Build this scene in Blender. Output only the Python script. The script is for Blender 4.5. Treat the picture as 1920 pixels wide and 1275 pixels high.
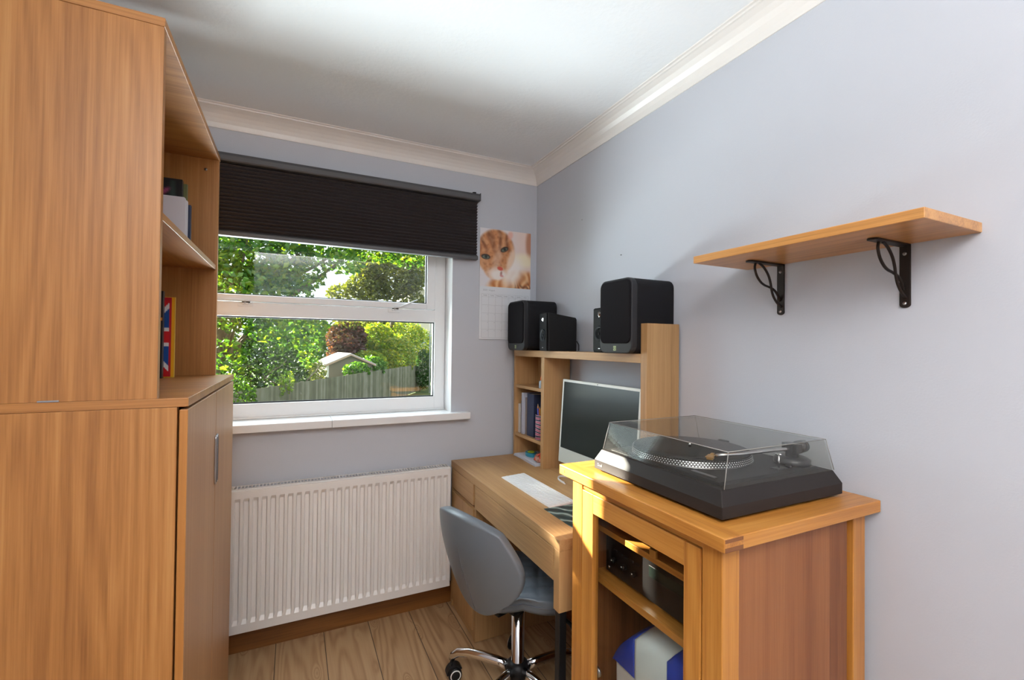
import bpy, bmesh, math, random
from mathutils import Vector, Matrix, Euler, noise
random.seed(7)
PI = math.pi
sc = bpy.context.scene
COL = sc.collection
for o in list(bpy.data.objects):
    bpy.data.objects.remove(o)

# ------------------------------------------------------------------ camera
cam_d = bpy.data.cameras.new('camera')
cam = bpy.data.objects.new('camera', cam_d); COL.objects.link(cam)
cam_d.sensor_width = 36.0; cam_d.lens = 851.36/1920*36.0; cam_d.clip_start = .02; cam_d.clip_end = 300
YAW, PITCH, ROLL = math.radians(25.629), math.radians(.696), math.radians(.607)
_f = Vector((math.sin(YAW)*math.cos(PITCH), math.cos(YAW)*math.cos(PITCH), math.sin(PITCH)))
_r = Vector((math.cos(YAW), -math.sin(YAW), 0)); _u = _r.cross(_f)
_r2 = _r*math.cos(ROLL) + _u*math.sin(ROLL); _u2 = _u*math.cos(ROLL) - _r*math.sin(ROLL)
cam.matrix_world = Matrix(((_r2.x, _u2.x, -_f.x, -1.255), (_r2.y, _u2.y, -_f.y, -2.302), (_r2.z, _u2.z, -_f.z, 1.335), (0, 0, 0, 1)))
sc.camera = cam
# ------------------------------------------------------------------ colour management
sc.view_settings.view_transform = 'Standard'; sc.view_settings.look = 'None'
sc.view_settings.gamma = 1.0; sc.view_settings.exposure = 0.12; sc.view_settings.use_curve_mapping = False
sc.cycles.max_bounces = 10; sc.cycles.transparent_max_bounces = 16
sc.cycles.sample_clamp_indirect = 6.0; sc.cycles.caustics_reflective = False; sc.cycles.caustics_refractive = False
# ------------------------------------------------------------------ sky and sun
w = bpy.data.worlds.new('sky'); sc.world = w; w.use_nodes = True
wn = w.node_tree.nodes; wl = w.node_tree.links; wn.clear()
bg = wn.new('ShaderNodeBackground'); wo = wn.new('ShaderNodeOutputWorld')
bg.inputs['Color'].default_value = (.84, .92, 1.0, 1); bg.inputs['Strength'].default_value = 2.1
wl.new(bg.outputs[0], wo.inputs[0])
SUN_DIR = Vector((-.88, 1.0, .57)).normalized()          # towards the sun
sd = bpy.data.lights.new('sun', 'SUN'); so = bpy.data.objects.new('sun', sd); COL.objects.link(so)
sd.energy = 48.0; sd.angle = math.radians(.6); sd.color = (1, .93, .80)
so.rotation_euler = SUN_DIR.to_track_quat('Z', 'Y').to_euler()
# added room fill: unseen area lamps behind the camera and outside the window
def area(name, loc, aim, sx, sy, power, col):
    d = bpy.data.lights.new(name, 'AREA'); o = bpy.data.objects.new(name, d); COL.objects.link(o)
    d.shape = 'RECTANGLE'; d.size = sx; d.size_y = sy; d.energy = power; d.color = col
    o.location = loc; v = Vector(aim)-Vector(loc); o.rotation_euler = v.to_track_quat('-Z', 'Y').to_euler()
    return o
area('window_sky_fill', (-1.2, 1.9, 3.3), (-.9, 0, 1.2), 2.4, 1.6, 120, (.80, .92, 1.0))  # unseen lamp above the window, added as sky fill
area('garden_side_fill', (-3.6, 1.9, 2.2), (-.6, 0, 1.4), 2.6, 2.4, 100, (.78, .92, 1.0))  # unseen lamp outside on the left, added to brighten reveal and right wall
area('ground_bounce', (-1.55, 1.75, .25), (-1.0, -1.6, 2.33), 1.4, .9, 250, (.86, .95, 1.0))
area('ceiling_bounce', (-1.50, -3.15, 1.85), (-1.50, -3.15, 2.33), .8, .9, 62, (1.0, .965, .92))
area('overhead_fill', (-1.0, -2.75, 2.32), (-1.0, -2.75, 0), 1.3, .8, 9, (1.0, .97, .94))  # soft fill lamp added behind the camera, no fitting there

# ================================================================== helpers
def wloc(o):
    v = Vector((0, 0, 0))
    while o is not None: v = v + Vector(o.location); o = o.parent
    return v
def link(name, me, parent=None, mats=()):
    o = bpy.data.objects.new(name, me); COL.objects.link(o)
    for m in mats: me.materials.append(m)
    if parent is not None: o.parent = parent
    return o
class MB:
    """collects shapes, then links them as one mesh object"""
    def __init__(s): s.v = []; s.f = []; s.mi = []; s.cur = 0; s.sm = []; s.smooth = False
    def add(s, vs, fs):
        b = len(s.v); s.v += [tuple(v) for v in vs]
        for f in fs: s.f.append(tuple(b+i for i in f)); s.mi.append(s.cur); s.sm.append(s.smooth)
    def box(s, x0, x1, y0, y1, z0, z1):
        if x0 > x1: x0, x1 = x1, x0
        if y0 > y1: y0, y1 = y1, y0
        if z0 > z1: z0, z1 = z1, z0
        s.add([(x0,y0,z0),(x1,y0,z0),(x1,y1,z0),(x0,y1,z0),(x0,y0,z1),(x1,y0,z1),(x1,y1,z1),(x0,y1,z1)],
              [(0,3,2,1),(4,5,6,7),(0,1,5,4),(1,2,6,5),(2,3,7,6),(3,0,4,7)])
        return s
    def prism(s, pts, axis, a, b):
        """pts: closed 2-D outline; extruded along axis from a to b. axis 'x': pts=(y,z); 'y': (x,z); 'z': (x,y)"""
        def P(p, t): return {'x': (t, p[0], p[1]), 'y': (p[0], t, p[1]), 'z': (p[0], p[1], t)}[axis]
        n = len(pts); vs = [P(p, a) for p in pts] + [P(p, b) for p in pts]
        fs = [tuple(range(n))[::-1], tuple(range(n, 2*n))] + [(i, (i+1) % n, n+(i+1) % n, n+i) for i in range(n)]
        s.add(vs, fs); return s
    def tube(s, pts, r, n=10, cap=True, radii=None, flat=None):
        pts = [Vector(p) for p in pts]; rings = []
        up = Vector((0, 0, 1))
        t0 = (pts[1]-pts[0]).normalized()
        nrm = up.cross(t0) if abs(t0.z) < .95 else Vector((1, 0, 0)).cross(t0)
        nrm.normalize(); vs = []
        for i, p in enumerate(pts):
            t = (pts[min(i+1, len(pts)-1)]-pts[max(i-1, 0)]).normalized()
            nrm = (nrm - t*nrm.dot(t)).normalized(); bn = t.cross(nrm)
            rr = radii[i] if radii else r
            fl = flat if flat else 1.0
            for k in range(n):
                a = 2*PI*k/n; vs.append(p + nrm*rr*math.cos(a) + bn*rr*fl*math.sin(a))
        fs = []
        for i in range(len(pts)-1):
            for k in range(n):
                fs.append((i*n+k, i*n+(k+1) % n, (i+1)*n+(k+1) % n, (i+1)*n+k))
        if cap: fs += [tuple(range(n))[::-1], tuple(range((len(pts)-1)*n, len(pts)*n))]
        sm = s.smooth; s.smooth = True; s.add(vs, fs); s.smooth = sm; return s
    def lathe(s, prof, cx, cy, n=48, axis='z', cz=0.0, smooth=True):
        vs = []
        for r, h in prof:
            for k in range(n):
                a = 2*PI*k/n
                if axis == 'z': vs.append((cx+r*math.cos(a), cy+r*math.sin(a), cz+h))
                elif axis == 'x': vs.append((cx+h, cy+r*math.cos(a), cz+r*math.sin(a)))
                else: vs.append((cx+r*math.cos(a), cy+h, cz+r*math.sin(a)))
        fs = []
        for i in range(len(prof)-1):
            for k in range(n): fs.append((i*n+k, i*n+(k+1) % n, (i+1)*n+(k+1) % n, (i+1)*n+k))
        fs += [tuple(range(n))[::-1], tuple(range((len(prof)-1)*n, len(prof)*n))]
        sm = s.smooth; s.smooth = smooth; s.add(vs, fs); s.smooth = sm; return s
    def quad(s, a, b, c, d): s.add([a, b, c, d], [(0, 1, 2, 3)]); return s
    def xf(s, M, start=0):
        for i in range(start, len(s.v)): s.v[i] = tuple(M @ Vector(s.v[i]))
        return s
    def build(s, name, mats, parent=None, bevel=0, seg=2, sub=0, fix=True, weighted=False, origin=None):
        me = bpy.data.meshes.new(name)
        vs = s.v
        if origin is not None: vs = [tuple(Vector(v)-Vector(origin)) for v in vs]
        me.from_pydata(vs, [], s.f); me.update()
        if not isinstance(mats, (list, tuple)): mats = [mats]
        for m in mats: me.materials.append(m)
        me.polygons.foreach_set('material_index', s.mi)
        me.polygons.foreach_set('use_smooth', s.sm)
        if fix:
            bm = bmesh.new(); bm.from_mesh(me); bmesh.ops.recalc_face_normals(bm, faces=bm.faces); bm.to_mesh(me); bm.free()
        o = bpy.data.objects.new(name, me); COL.objects.link(o)
        if origin is not None: o.location = origin
        if parent is not None:
            o.location = Vector(o.location) - wloc(parent); o.parent = parent
        if bevel:
            m = o.modifiers.new('bevel', 'BEVEL'); m.width = bevel; m.segments = seg; m.limit_method = 'ANGLE'
            m.angle_limit = math.radians(40); m.harden_normals = False
        if sub:
            m = o.modifiers.new('sub', 'SUBSURF'); m.levels = sub; m.render_levels = sub
        return o
def boxobj(name, m, parent, b, bevel=.0015):
    return MB().box(*b).build(name, m, parent, bevel=bevel)
def thing(name, label, cat, loc=(0, 0, 0), group=None):
    o = bpy.data.objects.new(name, None); COL.objects.link(o); o.location = loc; o.empty_display_size = .05
    o['label'] = label; o['category'] = cat
    if group: o['group'] = group
    bpy.context.view_layer.update()
    return o
def tag(o, label, cat, group=None, kind=None):
    o['label'] = label; o['category'] = cat
    if group: o['group'] = group
    if kind: o['kind'] = kind
    return o
def struct(o): o['kind'] = 'structure'; return o
def text(name, s, size, m, parent, M, depth=.0003, align='CENTER'):
    cu = bpy.data.curves.new(name, 'FONT'); cu.body = s; cu.size = size; cu.extrude = depth
    cu.align_x = align; cu.align_y = 'CENTER'; cu.resolution_u = 3
    t = bpy.data.objects.new('tmp', cu); COL.objects.link(t)
    dg = bpy.context.evaluated_depsgraph_get()
    me = bpy.data.meshes.new_from_object(t.evaluated_get(dg)); me.name = name
    bpy.data.objects.remove(t)
    me.transform(M)
    me.materials.clear(); me.materials.append(m)
    o = bpy.data.objects.new(name, me); COL.objects.link(o)
    if parent is not None: o.location = -wloc(parent); o.parent = parent
    return o
def face_minus_y(x, y, z): # text reads in the XZ plane, facing -Y
    return Matrix.Translation((x, y, z)) @ Euler((PI/2, 0, 0)).to_matrix().to_4x4()
def face_minus_x(x, y, z): # faces -X, reading towards -Y
    return Matrix.Translation((x, y, z)) @ Euler((PI/2, 0, -PI/2)).to_matrix().to_4x4()

# ================================================================== materials
def newmat(name):
    m = bpy.data.materials.new(name); m.use_nodes = True
    nt = m.node_tree; return m, nt, nt.nodes, nt.links, nt.nodes['Principled BSDF']
def plain(name, c, rough=.5, metal=0, spec=.5, bump=0, bscale=200, trans=0, coat=0, sheen=0):
    m, nt, N, L, b = newmat(name)
    b.inputs['Base Color'].default_value = (*c, 1); b.inputs['Roughness'].default_value = rough
    b.inputs['Metallic'].default_value = metal; b.inputs['Specular IOR Level'].default_value = spec
    if coat: b.inputs['Coat Weight'].default_value = coat; b.inputs['Coat Roughness'].default_value = .15
    if bump:
        tc = N.new('ShaderNodeTexCoord'); n = N.new('ShaderNodeTexNoise'); n.inputs['Scale'].default_value = bscale
        n.inputs['Detail'].default_value = 3
        bp = N.new('ShaderNodeBump'); bp.inputs['Strength'].default_value = bump; bp.inputs['Distance'].default_value = .002
        L.new(tc.outputs['Object'], n.inputs['Vector']); L.new(n.outputs['Fac'], bp.inputs['Height']); L.new(bp.outputs[0], b.inputs['Normal'])
    return m
def M_(N, L, op, a, b=None, c=None):
    n = N.new('ShaderNodeMath'); n.operation = op
    for i, x in enumerate((a, b, c)):
        if x is None: continue
        if isinstance(x, (int, float)): n.inputs[i].default_value = x
        else: L.new(x, n.inputs[i])
    return n.outputs[0]
def ramp(N, L, fac, stops):
    r = N.new('ShaderNodeValToRGB'); e = r.color_ramp.elements
    while len(e) < len(stops): e.new(.5)
    for el, (p, c) in zip(e, stops): el.position = p; el.color = (*c, 1)
    L.new(fac, r.inputs[0]); return r.outputs[0]
def wood(name, c0, c1, c2, axis='z', rough=.42, strip=0.0, strip_ax='x', ringk=26, fine=.55, scale=1.0, seed=None, coat=0, tone=.35):
    """wood grain running along axis; c0 dark streak, c1 body, c2 light; strip = width of joined staves"""
    m, nt, N, L, b = newmat(name)
    tc = N.new('ShaderNodeTexCoord'); oi = N.new('ShaderNodeObjectInfo')
    sx = N.new('ShaderNodeSeparateXYZ'); L.new(tc.outputs['Object'], sx.inputs[0])
    ax = {'x': 0, 'y': 1, 'z': 2}
    g = sx.outputs[ax[axis]]; oth = [sx.outputs[i] for i in range(3) if i != ax[axis]]
    rnd = M_(N, L, 'MULTIPLY', oi.outputs['Random'], 9.0) if seed is None else None
    off = rnd if rnd is not None else float(seed)
    if strip:
        st = M_(N, L, 'FLOOR', M_(N, L, 'DIVIDE', M_(N, L, 'ADD', sx.outputs[ax[strip_ax]], 5.0), strip))
        wn_ = N.new('ShaderNodeTexWhiteNoise'); wn_.noise_dimensions = '1D'; L.new(M_(N, L, 'ADD', st, off), wn_.inputs['W'])
        srand = wn_.outputs['Value']; off = M_(N, L, 'ADD', off, M_(N, L, 'MULTIPLY', srand, 11.0))
    else: srand = None
    def vec(kg, ko):
        c = N.new('ShaderNodeCombineXYZ')
        L.new(M_(N, L, 'MULTIPLY', M_(N, L, 'ADD', oth[0], off), ko), c.inputs[0])
        L.new(M_(N, L, 'MULTIPLY', M_(N, L, 'ADD', oth[1], off), ko), c.inputs[1])
        L.new(M_(N, L, 'MULTIPLY', M_(N, L, 'ADD', g, off), kg), c.inputs[2]); return c.outputs[0]
    n1 = N.new('ShaderNodeTexNoise'); n1.inputs['Scale'].default_value = 1; n1.inputs['Detail'].default_value = 2; n1.inputs['Roughness'].default_value = .4
    L.new(vec(.45*scale, 4.5*scale), n1.inputs['Vector'])
    rings = M_(N, L, 'MULTIPLY_ADD', M_(N, L, 'SINE', M_(N, L, 'MULTIPLY', n1.outputs['Fac'], ringk*6.28/3)), .5, .5)
    n2 = N.new('ShaderNodeTexNoise'); n2.inputs['Scale'].default_value = 1; n2.inputs['Detail'].default_value = 4; n2.inputs['Roughness'].default_value = .65
    L.new(vec(5*scale, 240*scale), n2.inputs['Vector'])
    n3 = N.new('ShaderNodeTexNoise'); n3.inputs['Scale'].default_value = 1; n3.inputs['Detail'].default_value = 2
    L.new(vec(.4*scale, 62*scale), n3.inputs['Vector'])
    v = M_(N, L, 'MULTIPLY', rings, .13)
    v = M_(N, L, 'MULTIPLY_ADD', n2.outputs['Fac'], fine, v)
    v = M_(N, L, 'MULTIPLY_ADD', n3.outputs['Fac'], .42, v)
    if srand is not None: v = M_(N, L, 'ADD', v, M_(N, L, 'MULTIPLY', M_(N, L, 'SUBTRACT', srand, .5), tone))
    col = ramp(N, L, v, [(.28, c0), (.55, c1), (.84, c2)])
    L.new(col, b.inputs['Base Color'])
    b.inputs['Roughness'].default_value = rough
    if coat: b.inputs['Coat Weight'].default_value = coat; b.inputs['Coat Roughness'].default_value = .2
    bp = N.new('ShaderNodeBump'); bp.inputs['Strength'].default_value = .12; bp.inputs['Distance'].default_value = .0006
    L.new(n2.outputs['Fac'], bp.inputs['Height']); L.new(bp.outputs[0], b.inputs['Normal'])
    return m
def dk(c, k): return tuple(x*k for x in c)
def woodset(name, c0, c1, c2, **kw): return {a: wood(name+'_'+a, c0, c1, c2, axis=a, **kw) for a in 'xyz'}
VEN_C = ((.26, .100, .026), (.42, .180, .050), (.54, .265, .085))
VEN = woodset('oak_veneer', *VEN_C, rough=.38)
VENP = wood('oak_veneer_staves', *VEN_C, axis='z', strip=.155, strip_ax='x', rough=.38, tone=.16, ringk=60)
VEND = wood('oak_veneer_door', (.44, .23, .10), (.58, .33, .16), (.68, .42, .22), axis='z', rough=.45, ringk=5, fine=.15)
VENEDGE = wood('oak_edging', (.40, .16, .035), (.55, .235, .055), (.62, .29, .08), axis='z', rough=.45, ringk=3, fine=.2)
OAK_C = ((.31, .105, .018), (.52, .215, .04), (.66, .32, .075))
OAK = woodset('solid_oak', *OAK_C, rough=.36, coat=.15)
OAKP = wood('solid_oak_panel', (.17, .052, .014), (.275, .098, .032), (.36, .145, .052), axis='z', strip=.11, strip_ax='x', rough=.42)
OAKT = wood('solid_oak_top', *OAK_C, axis='y', strip=.09, strip_ax='x', rough=.32, coat=.2)
OAKEND = plain('oak_end_grain', (.22, .085, .03), .6, bump=.2, bscale=600)
DSK = woodset('oak_effect', (.29, .155, .06), (.44, .25, .105), (.54, .325, .145), rough=.45, ringk=9, fine=.7)
SHF = woodset('shelf_oak', (.34, .145, .04), (.60, .285, .085), (.74, .40, .14), rough=.35, coat=.15)
PINE_SK = wood('stained_pine', (.09, .028, .006), (.19, .068, .013), (.27, .105, .022), axis='x', rough=.4, coat=.2)
def paint(name, c, bump=.10, bs=220, rough=.75):
    m, nt, N, L, b = newmat(name)
    tc = N.new('ShaderNodeTexCoord'); n = N.new('ShaderNodeTexNoise'); n.inputs['Scale'].default_value = bs; n.inputs['Detail'].default_value = 4
    n2 = N.new('ShaderNodeTexNoise'); n2.inputs['Scale'].default_value = 1.3; n2.inputs['Detail'].default_value = 3
    L.new(tc.outputs['Object'], n.inputs['Vector']); L.new(tc.outputs['Object'], n2.inputs['Vector'])
    L.new(ramp(N, L, n2.outputs['Fac'], [(.3, dk(c, .97)), (.7, c)]), b.inputs['Base Color'])
    bp = N.new('ShaderNodeBump'); bp.inputs['Strength'].default_value = bump; bp.inputs['Distance'].default_value = .003
    L.new(n.outputs['Fac'], bp.inputs['Height']); L.new(bp.outputs[0], b.inputs['Normal'])
    b.inputs['Roughness'].default_value = rough; return m
WALL = paint('wall_paint', (.55, .57, .625))
CEIL = paint('ceiling_paint', (.86, .89, .92), bump=.35, bs=60)
COVE = paint('coving_paint', (.82, .79, .76), bump=.04, rough=.35)
UPVC = plain('white_upvc', (.82, .83, .84), .25)
SILL = plain('white_gloss_paint', (.84, .85, .86), .22)
RADM = plain('radiator_enamel', (.82, .79, .765), .3)
BLK = plain('black_plastic', (.010, .010, .011), .42, spec=.25)
BLKM = plain('black_matt', (.008, .008, .010), .65, bump=.15, bscale=900, spec=.22)
CHAR = plain('charcoal_plastic', (.026, .027, .031), .5, spec=.3)
CLOTH = plain('speaker_cloth', (.009, .008, .010), .9, bump=.4, bscale=1500, spec=.15)
CHROME = plain('chrome', (.75, .75, .76), .08, metal=1)
STEEL = plain('brushed_steel', (.42, .42, .44), .35, metal=1)
IRON = plain('dark_iron', (.028, .020, .017), .42, metal=.6)
WHITE = plain('white_plastic', (.88, .88, .88), .4)
ALU = plain('silver_aluminium', (.66, .70, .66), .38, metal=.25)
RUB = plain('rubber_gasket', (.02, .023, .026), .6)
DARKM = plain('dark_matt', (.02, .015, .012), .9)  # near-black matt brown of the stay catches
GREYL = plain('grey_leatherette', (.135, .16, .19), .36, bump=.12, bscale=500)
GREYP = plain('grey_piping', (.12, .13, .155), .5)
TTB = plain('turntable_vinyl', (.022, .018, .017), .5, bump=.05, bscale=400, spec=.25)
TTP = plain('turntable_deck', (.018, .018, .020), .4, spec=.3)
GOLD = plain('gold_anodised', (.62, .36, .12), .35, metal=.6)
SCREEN = plain('dark_screen', (.016, .024, .021), .18, spec=.3)
def glass(name, tint=(1, 1, 1), refl=.08, rough=0.0, haze=0.0):
    m = bpy.data.materials.new(name); m.use_nodes = True; N = m.node_tree.nodes; L = m.node_tree.links; N.clear()
    out = N.new('ShaderNodeOutputMaterial'); t = N.new('ShaderNodeBsdfTransparent'); g = N.new('ShaderNodeBsdfGlossy')
    t.inputs[0].default_value = (*tint, 1); g.inputs['Roughness'].default_value = rough
    mx = N.new('ShaderNodeMixShader'); fr = N.new('ShaderNodeLayerWeight'); fr.inputs['Blend'].default_value = .5
    L.new(M_(N, L, 'MULTIPLY', M_(N, L, 'MULTIPLY_ADD', M_(N, L, 'POWER', fr.outputs['Facing'], 5.0), .9, .04), refl*12), mx.inputs[0]); L.new(t.outputs[0], mx.inputs[1]); L.new(g.outputs[0], mx.inputs[2])
    last = mx.outputs[0]
    if haze:
        d = N.new('ShaderNodeBsdfDiffuse'); d.inputs[0].default_value = (.55, .55, .53, 1); m2 = N.new('ShaderNodeMixShader')
        m2.inputs[0].default_value = haze; L.new(last, m2.inputs[1]); L.new(d.outputs[0], m2.inputs[2]); last = m2.outputs[0]
    L.new(last, out.inputs[0]); return m
GLASS = glass('window_glass', (.97, .985, .975), .06)
CGLASS = glass('cabinet_glass', (.92, .92, .90), .035)
LID = glass('smoked_acrylic', (.91, .91, .895), .042, .02, haze=.02)
def attr_mat(name, rough=.45):
    m, nt, N, L, b = newmat(name)
    a = N.new('ShaderNodeVertexColor'); a.layer_name = 'col'
    L.new(a.outputs[0], b.inputs['Base Color']); b.inputs['Roughness'].default_value = rough; return m
PRINT = attr_mat('printed_paper')
def lin(c):
    f = lambda x: x/12.92 if x <= .04045 else ((x+.055)/1.055)**2.4
    return tuple(f(x/255) for x in c)
def painted_grid(name, w, h, nx, ny, fn, M, parent, m=PRINT, thick=0):
    """flat printed sheet: fn(u,v)->srgb255, u to the right, v down"""
    vs = [M @ Vector((w*i/nx, -h*j/ny, 0)) for j in range(ny+1) for i in range(nx+1)]
    fs = [(j*(nx+1)+i, (j+1)*(nx+1)+i, (j+1)*(nx+1)+i+1, j*(nx+1)+i+1) for j in range(ny) for i in range(nx)]
    me = bpy.data.meshes.new(name); me.from_pydata([tuple(v) for v in vs], [], fs); me.update()
    ca = me.color_attributes.new('col', 'FLOAT_COLOR', 'POINT')
    k = 0
    for j in range(ny+1):
        for i in range(nx+1):
            c = lin(fn(i/nx, j/ny)); ca.data[k].color = (*c, 1); k += 1
    me.materials.append(m); o = bpy.data.objects.new(name, me); COL.objects.link(o)
    if parent is not None: o.location = -wloc(parent); o.parent = parent
    return o

# ================================================================== the room
XL, YB, ZC = -1.96, -4.30, 2.335          # left wall, wall behind the camera, ceiling
WX0, WX1, WZ0, WZ1 = -1.93, -.503, .955, 2.06   # window opening
def floor_mat():
    m, nt, N, L, b = newmat('pine_boards')
    tc = N.new('ShaderNodeTexCoord'); sx = N.new('ShaderNodeSeparateXYZ'); L.new(tc.outputs['Object'], sx.inputs[0])
    X, Y = sx.outputs[0], sx.outputs[1]
    bx = M_(N, L, 'DIVIDE', M_(N, L, 'ADD', X, 1.328+.196*40), .1965)
    idx = M_(N, L, 'FLOOR', bx); fr = M_(N, L, 'FRACT', bx)
    wn_ = N.new('ShaderNodeTexWhiteNoise'); wn_.noise_dimensions = '1D'; L.new(idx, wn_.inputs['W'])
    off = M_(N, L, 'MULTIPLY', wn_.outputs['Value'], 17.0)
    def vec(kx, ky):
        c = N.new('ShaderNodeCombineXYZ'); L.new(M_(N, L, 'MULTIPLY', X, kx), c.inputs[0])
        L.new(M_(N, L, 'MULTIPLY', M_(N, L, 'ADD', Y, off), ky), c.inputs[1]); L.new(off, c.inputs[2]); return c.outputs[0]
    vo = N.new('ShaderNodeTexVoronoi'); vo.inputs['Scale'].default_value = 1; L.new(vec(11, 3.6), vo.inputs['Vector'])
    d = vo.outputs['Distance']
    infl = M_(N, L, 'MULTIPLY', M_(N, L, 'POWER', 2.718, M_(N, L, 'MULTIPLY', M_(N, L, 'MULTIPLY', d, d), -42.0)), .38)
    n1 = N.new('ShaderNodeTexNoise'); n1.inputs['Scale'].default_value = 1; n1.inputs['Detail'].default_value = 2; L.new(vec(6, .55), n1.inputs['Vector'])
    ph = M_(N, L, 'ADD', n1.outputs['Fac'], infl)
    rings = M_(N, L, 'POWER', M_(N, L, 'MULTIPLY_ADD', M_(N, L, 'SINE', M_(N, L, 'MULTIPLY', ph, 95.0)), .5, .5), 1.6)
    n2 = N.new('ShaderNodeTexNoise'); n2.inputs['Scale'].default_value = 1; n2.inputs['Detail'].default_value = 3; L.new(vec(150, 5), n2.inputs['Vector'])
    v = M_(N, L, 'ADD', M_(N, L, 'MULTIPLY', rings, .38), M_(N, L, 'MULTIPLY', n2.outputs['Fac'], .45))
    v = M_(N, L, 'ADD', v, M_(N, L, 'MULTIPLY', M_(N, L, 'SUBTRACT', wn_.outputs['Value'], .5), .25))
    col = ramp(N, L, v, [(.12, (.52, .335, .18)), (.45, (.43, .26, .13)), (.85, (.29, .15, .065))])
    cs = N.new('ShaderNodeSeparateColor'); L.new(vo.outputs['Color'], cs.inputs[0])
    kn = M_(N, L, 'MULTIPLY', M_(N, L, 'LESS_THAN', d, M_(N, L, 'MULTIPLY', cs.outputs[0], .10)), .75)
    mx = N.new('ShaderNodeMix'); mx.data_type = 'RGBA'; L.new(kn, mx.inputs[0]); L.new(col, mx.inputs[6]); mx.inputs[7].default_value = (.10, .045, .02, 1)
    seam = M_(N, L, 'LESS_THAN', M_(N, L, 'MINIMUM', fr, M_(N, L, 'SUBTRACT', 1.0, fr)), .008)
    m2 = N.new('ShaderNodeMix'); m2.data_type = 'RGBA'; L.new(seam, m2.inputs[0]); L.new(mx.outputs[2], m2.inputs[6]); m2.inputs[7].default_value = (.07, .04, .02, 1)
    L.new(m2.outputs[2], b.inputs['Base Color']); b.inputs['Roughness'].default_value = .5
    bp = N.new('ShaderNodeBump'); bp.inputs['Strength'].default_value = .4; bp.inputs['Distance'].default_value = .002
    L.new(M_(N, L, 'SUBTRACT', M_(N, L, 'MULTIPLY', rings, .15), seam), bp.inputs['Height']); L.new(bp.outputs[0], b.inputs['Normal'])
    return m
struct(MB().box(XL-.1, .1, YB-.1, .0, -.06, 0).build('floor', floor_mat()))
struct(MB().box(XL-.1, .1, YB-.1, .3, ZC, ZC+.1).build('ceiling', CEIL))
struct(MB().box(0, .12, YB-.1, .3, -.06, ZC).build('wall_right', WALL))
struct(MB().box(XL-.12, XL, YB-.1, .3, -.06, ZC).build('wall_left', WALL))
mb = MB()
mb.box(XL, WX0, 0, .3, -.06, ZC); mb.box(WX1, 0, 0, .3, -.06, ZC); mb.box(WX0, WX1, 0, .3, -.06, WZ0); mb.box(WX0, WX1, 0, .3, WZ1, ZC)
struct(mb.build('wall_back', WALL))
# wall behind the camera with a closed doorway
DX0, DX1 = -1.62, -.82
mb = MB(); mb.box(XL, DX0, YB-.1, YB, -.06, ZC); mb.box(DX1, 0, YB-.1, YB, -.06, ZC); mb.box(DX0, DX1, YB-.1, YB, 2.02, ZC)
struct(mb.build('wall_front', WALL))
mb = MB(); mb.box(DX0-.06, DX0, YB-.02, YB+.015, 0, 2.08); mb.box(DX1, DX1+.06, YB-.02, YB+.015, 0, 2.08); mb.box(DX0, DX1, YB-.02, YB+.015, 2.02, 2.08)
struct(mb.build('trim_3', SILL))
mb = MB(); mb.box(DX0, DX1, YB-.06, YB-.02, 0.005, 2.015)
d1 = struct(mb.build('door_1', SILL, bevel=.002))
mb = MB()
for zz0, zz1 in ((.2, .85), (1.05, 1.85)):
    for xx in (-1.52, -1.17): mb.box(xx, xx+.27, YB-.025, YB-.016, zz0, zz1)
mb.build('door_panel', SILL, d1, bevel=.006)
MB().lathe([(0, 0), (.025, 0), (.025, .008), (.009, .01), (.009, .035), (.024, .04), (.026, .055), (.012, .066), (0, .067)], -.88, YB-.02, axis='y', cz=1.0).build('door_handle', CHROME, d1)
# coving: a quarter-round cornice with a small bead, mitred round the four walls
prof = [(0, -.078), (.004, -.078), (.006, -.072), (.010, -.058), (.018, -.043), (.030, -.029), (.045, -.018), (.062, -.010), (.068, -.009), (.070, -.004), (.078, -.003), (.080, 0), (0, 0)]
def coving(name, wall):
    vs = []; n = len(prof)
    for end in (0, 1):
        for d, h in prof:
            z = ZC + h
            if wall == 'back': p = (-d if end else XL+d, -d, z)
            elif wall == 'right': p = (-d, -d if end else YB+d, z)
            elif wall == 'left': p = (XL+d, -d if end else YB+d, z)
            else: p = (-d if end else XL+d, YB+d, z)
            vs.append(p)
    mb = MB(); mb.add(vs, [(i, (i+1) % n, n+(i+1) % n, n+i) for i in range(n)] + [tuple(range(n)), tuple(range(n, 2*n))])
    return struct(mb.build(name, COVE))
for i, wname in enumerate(('back', 'right', 'left', 'front')): coving('trim_%d' % (i+4), wname)
# skirting boards
struct(MB().prism([(-.001, 0), (-.022, 0), (-.022, .085), (-.018, .093), (-.001, .096)], 'x', XL, 0).build('baseboard_back', PINE_SK))
PSY = wood('stained_pine_side', (.16, .055, .012), (.32, .125, .028), (.42, .18, .045), axis='y', rough=.4)
struct(MB().prism([(-.001, 0), (-.022, 0), (-.022, .085), (-.018, .093), (-.001, .096)], 'y', YB, -.03).build('baseboard_right', PSY))
struct(MB().prism([(XL, 0), (XL+.02, 0), (XL+.02, .085), (XL+.016, .093), (XL, .096)], 'y', YB, -.03).build('baseboard_left', PSY))
# window reveal (white) and sill
mb = MB()
mb.box(WX1-.002, WX1+.0, 0.001, .20, WZ0, WZ1); mb.box(WX0, WX0+.002, 0.001, .20, WZ0, WZ1); mb.box(WX0, WX1, 0.001, .20, WZ1-.002, WZ1)
struct(mb.build('trim_1', SILL))
mb = MB(); mb.box(XL, -1.0915, -.052, .115, .946, .9815); mb.box(-1.0905, -.412, -.052, .0, .946, .9815); mb.box(-1.0905, WX1-.002, 0, .115, .946, .9815)
sill = struct(mb.build('trim_2', SILL, bevel=.003))
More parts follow.
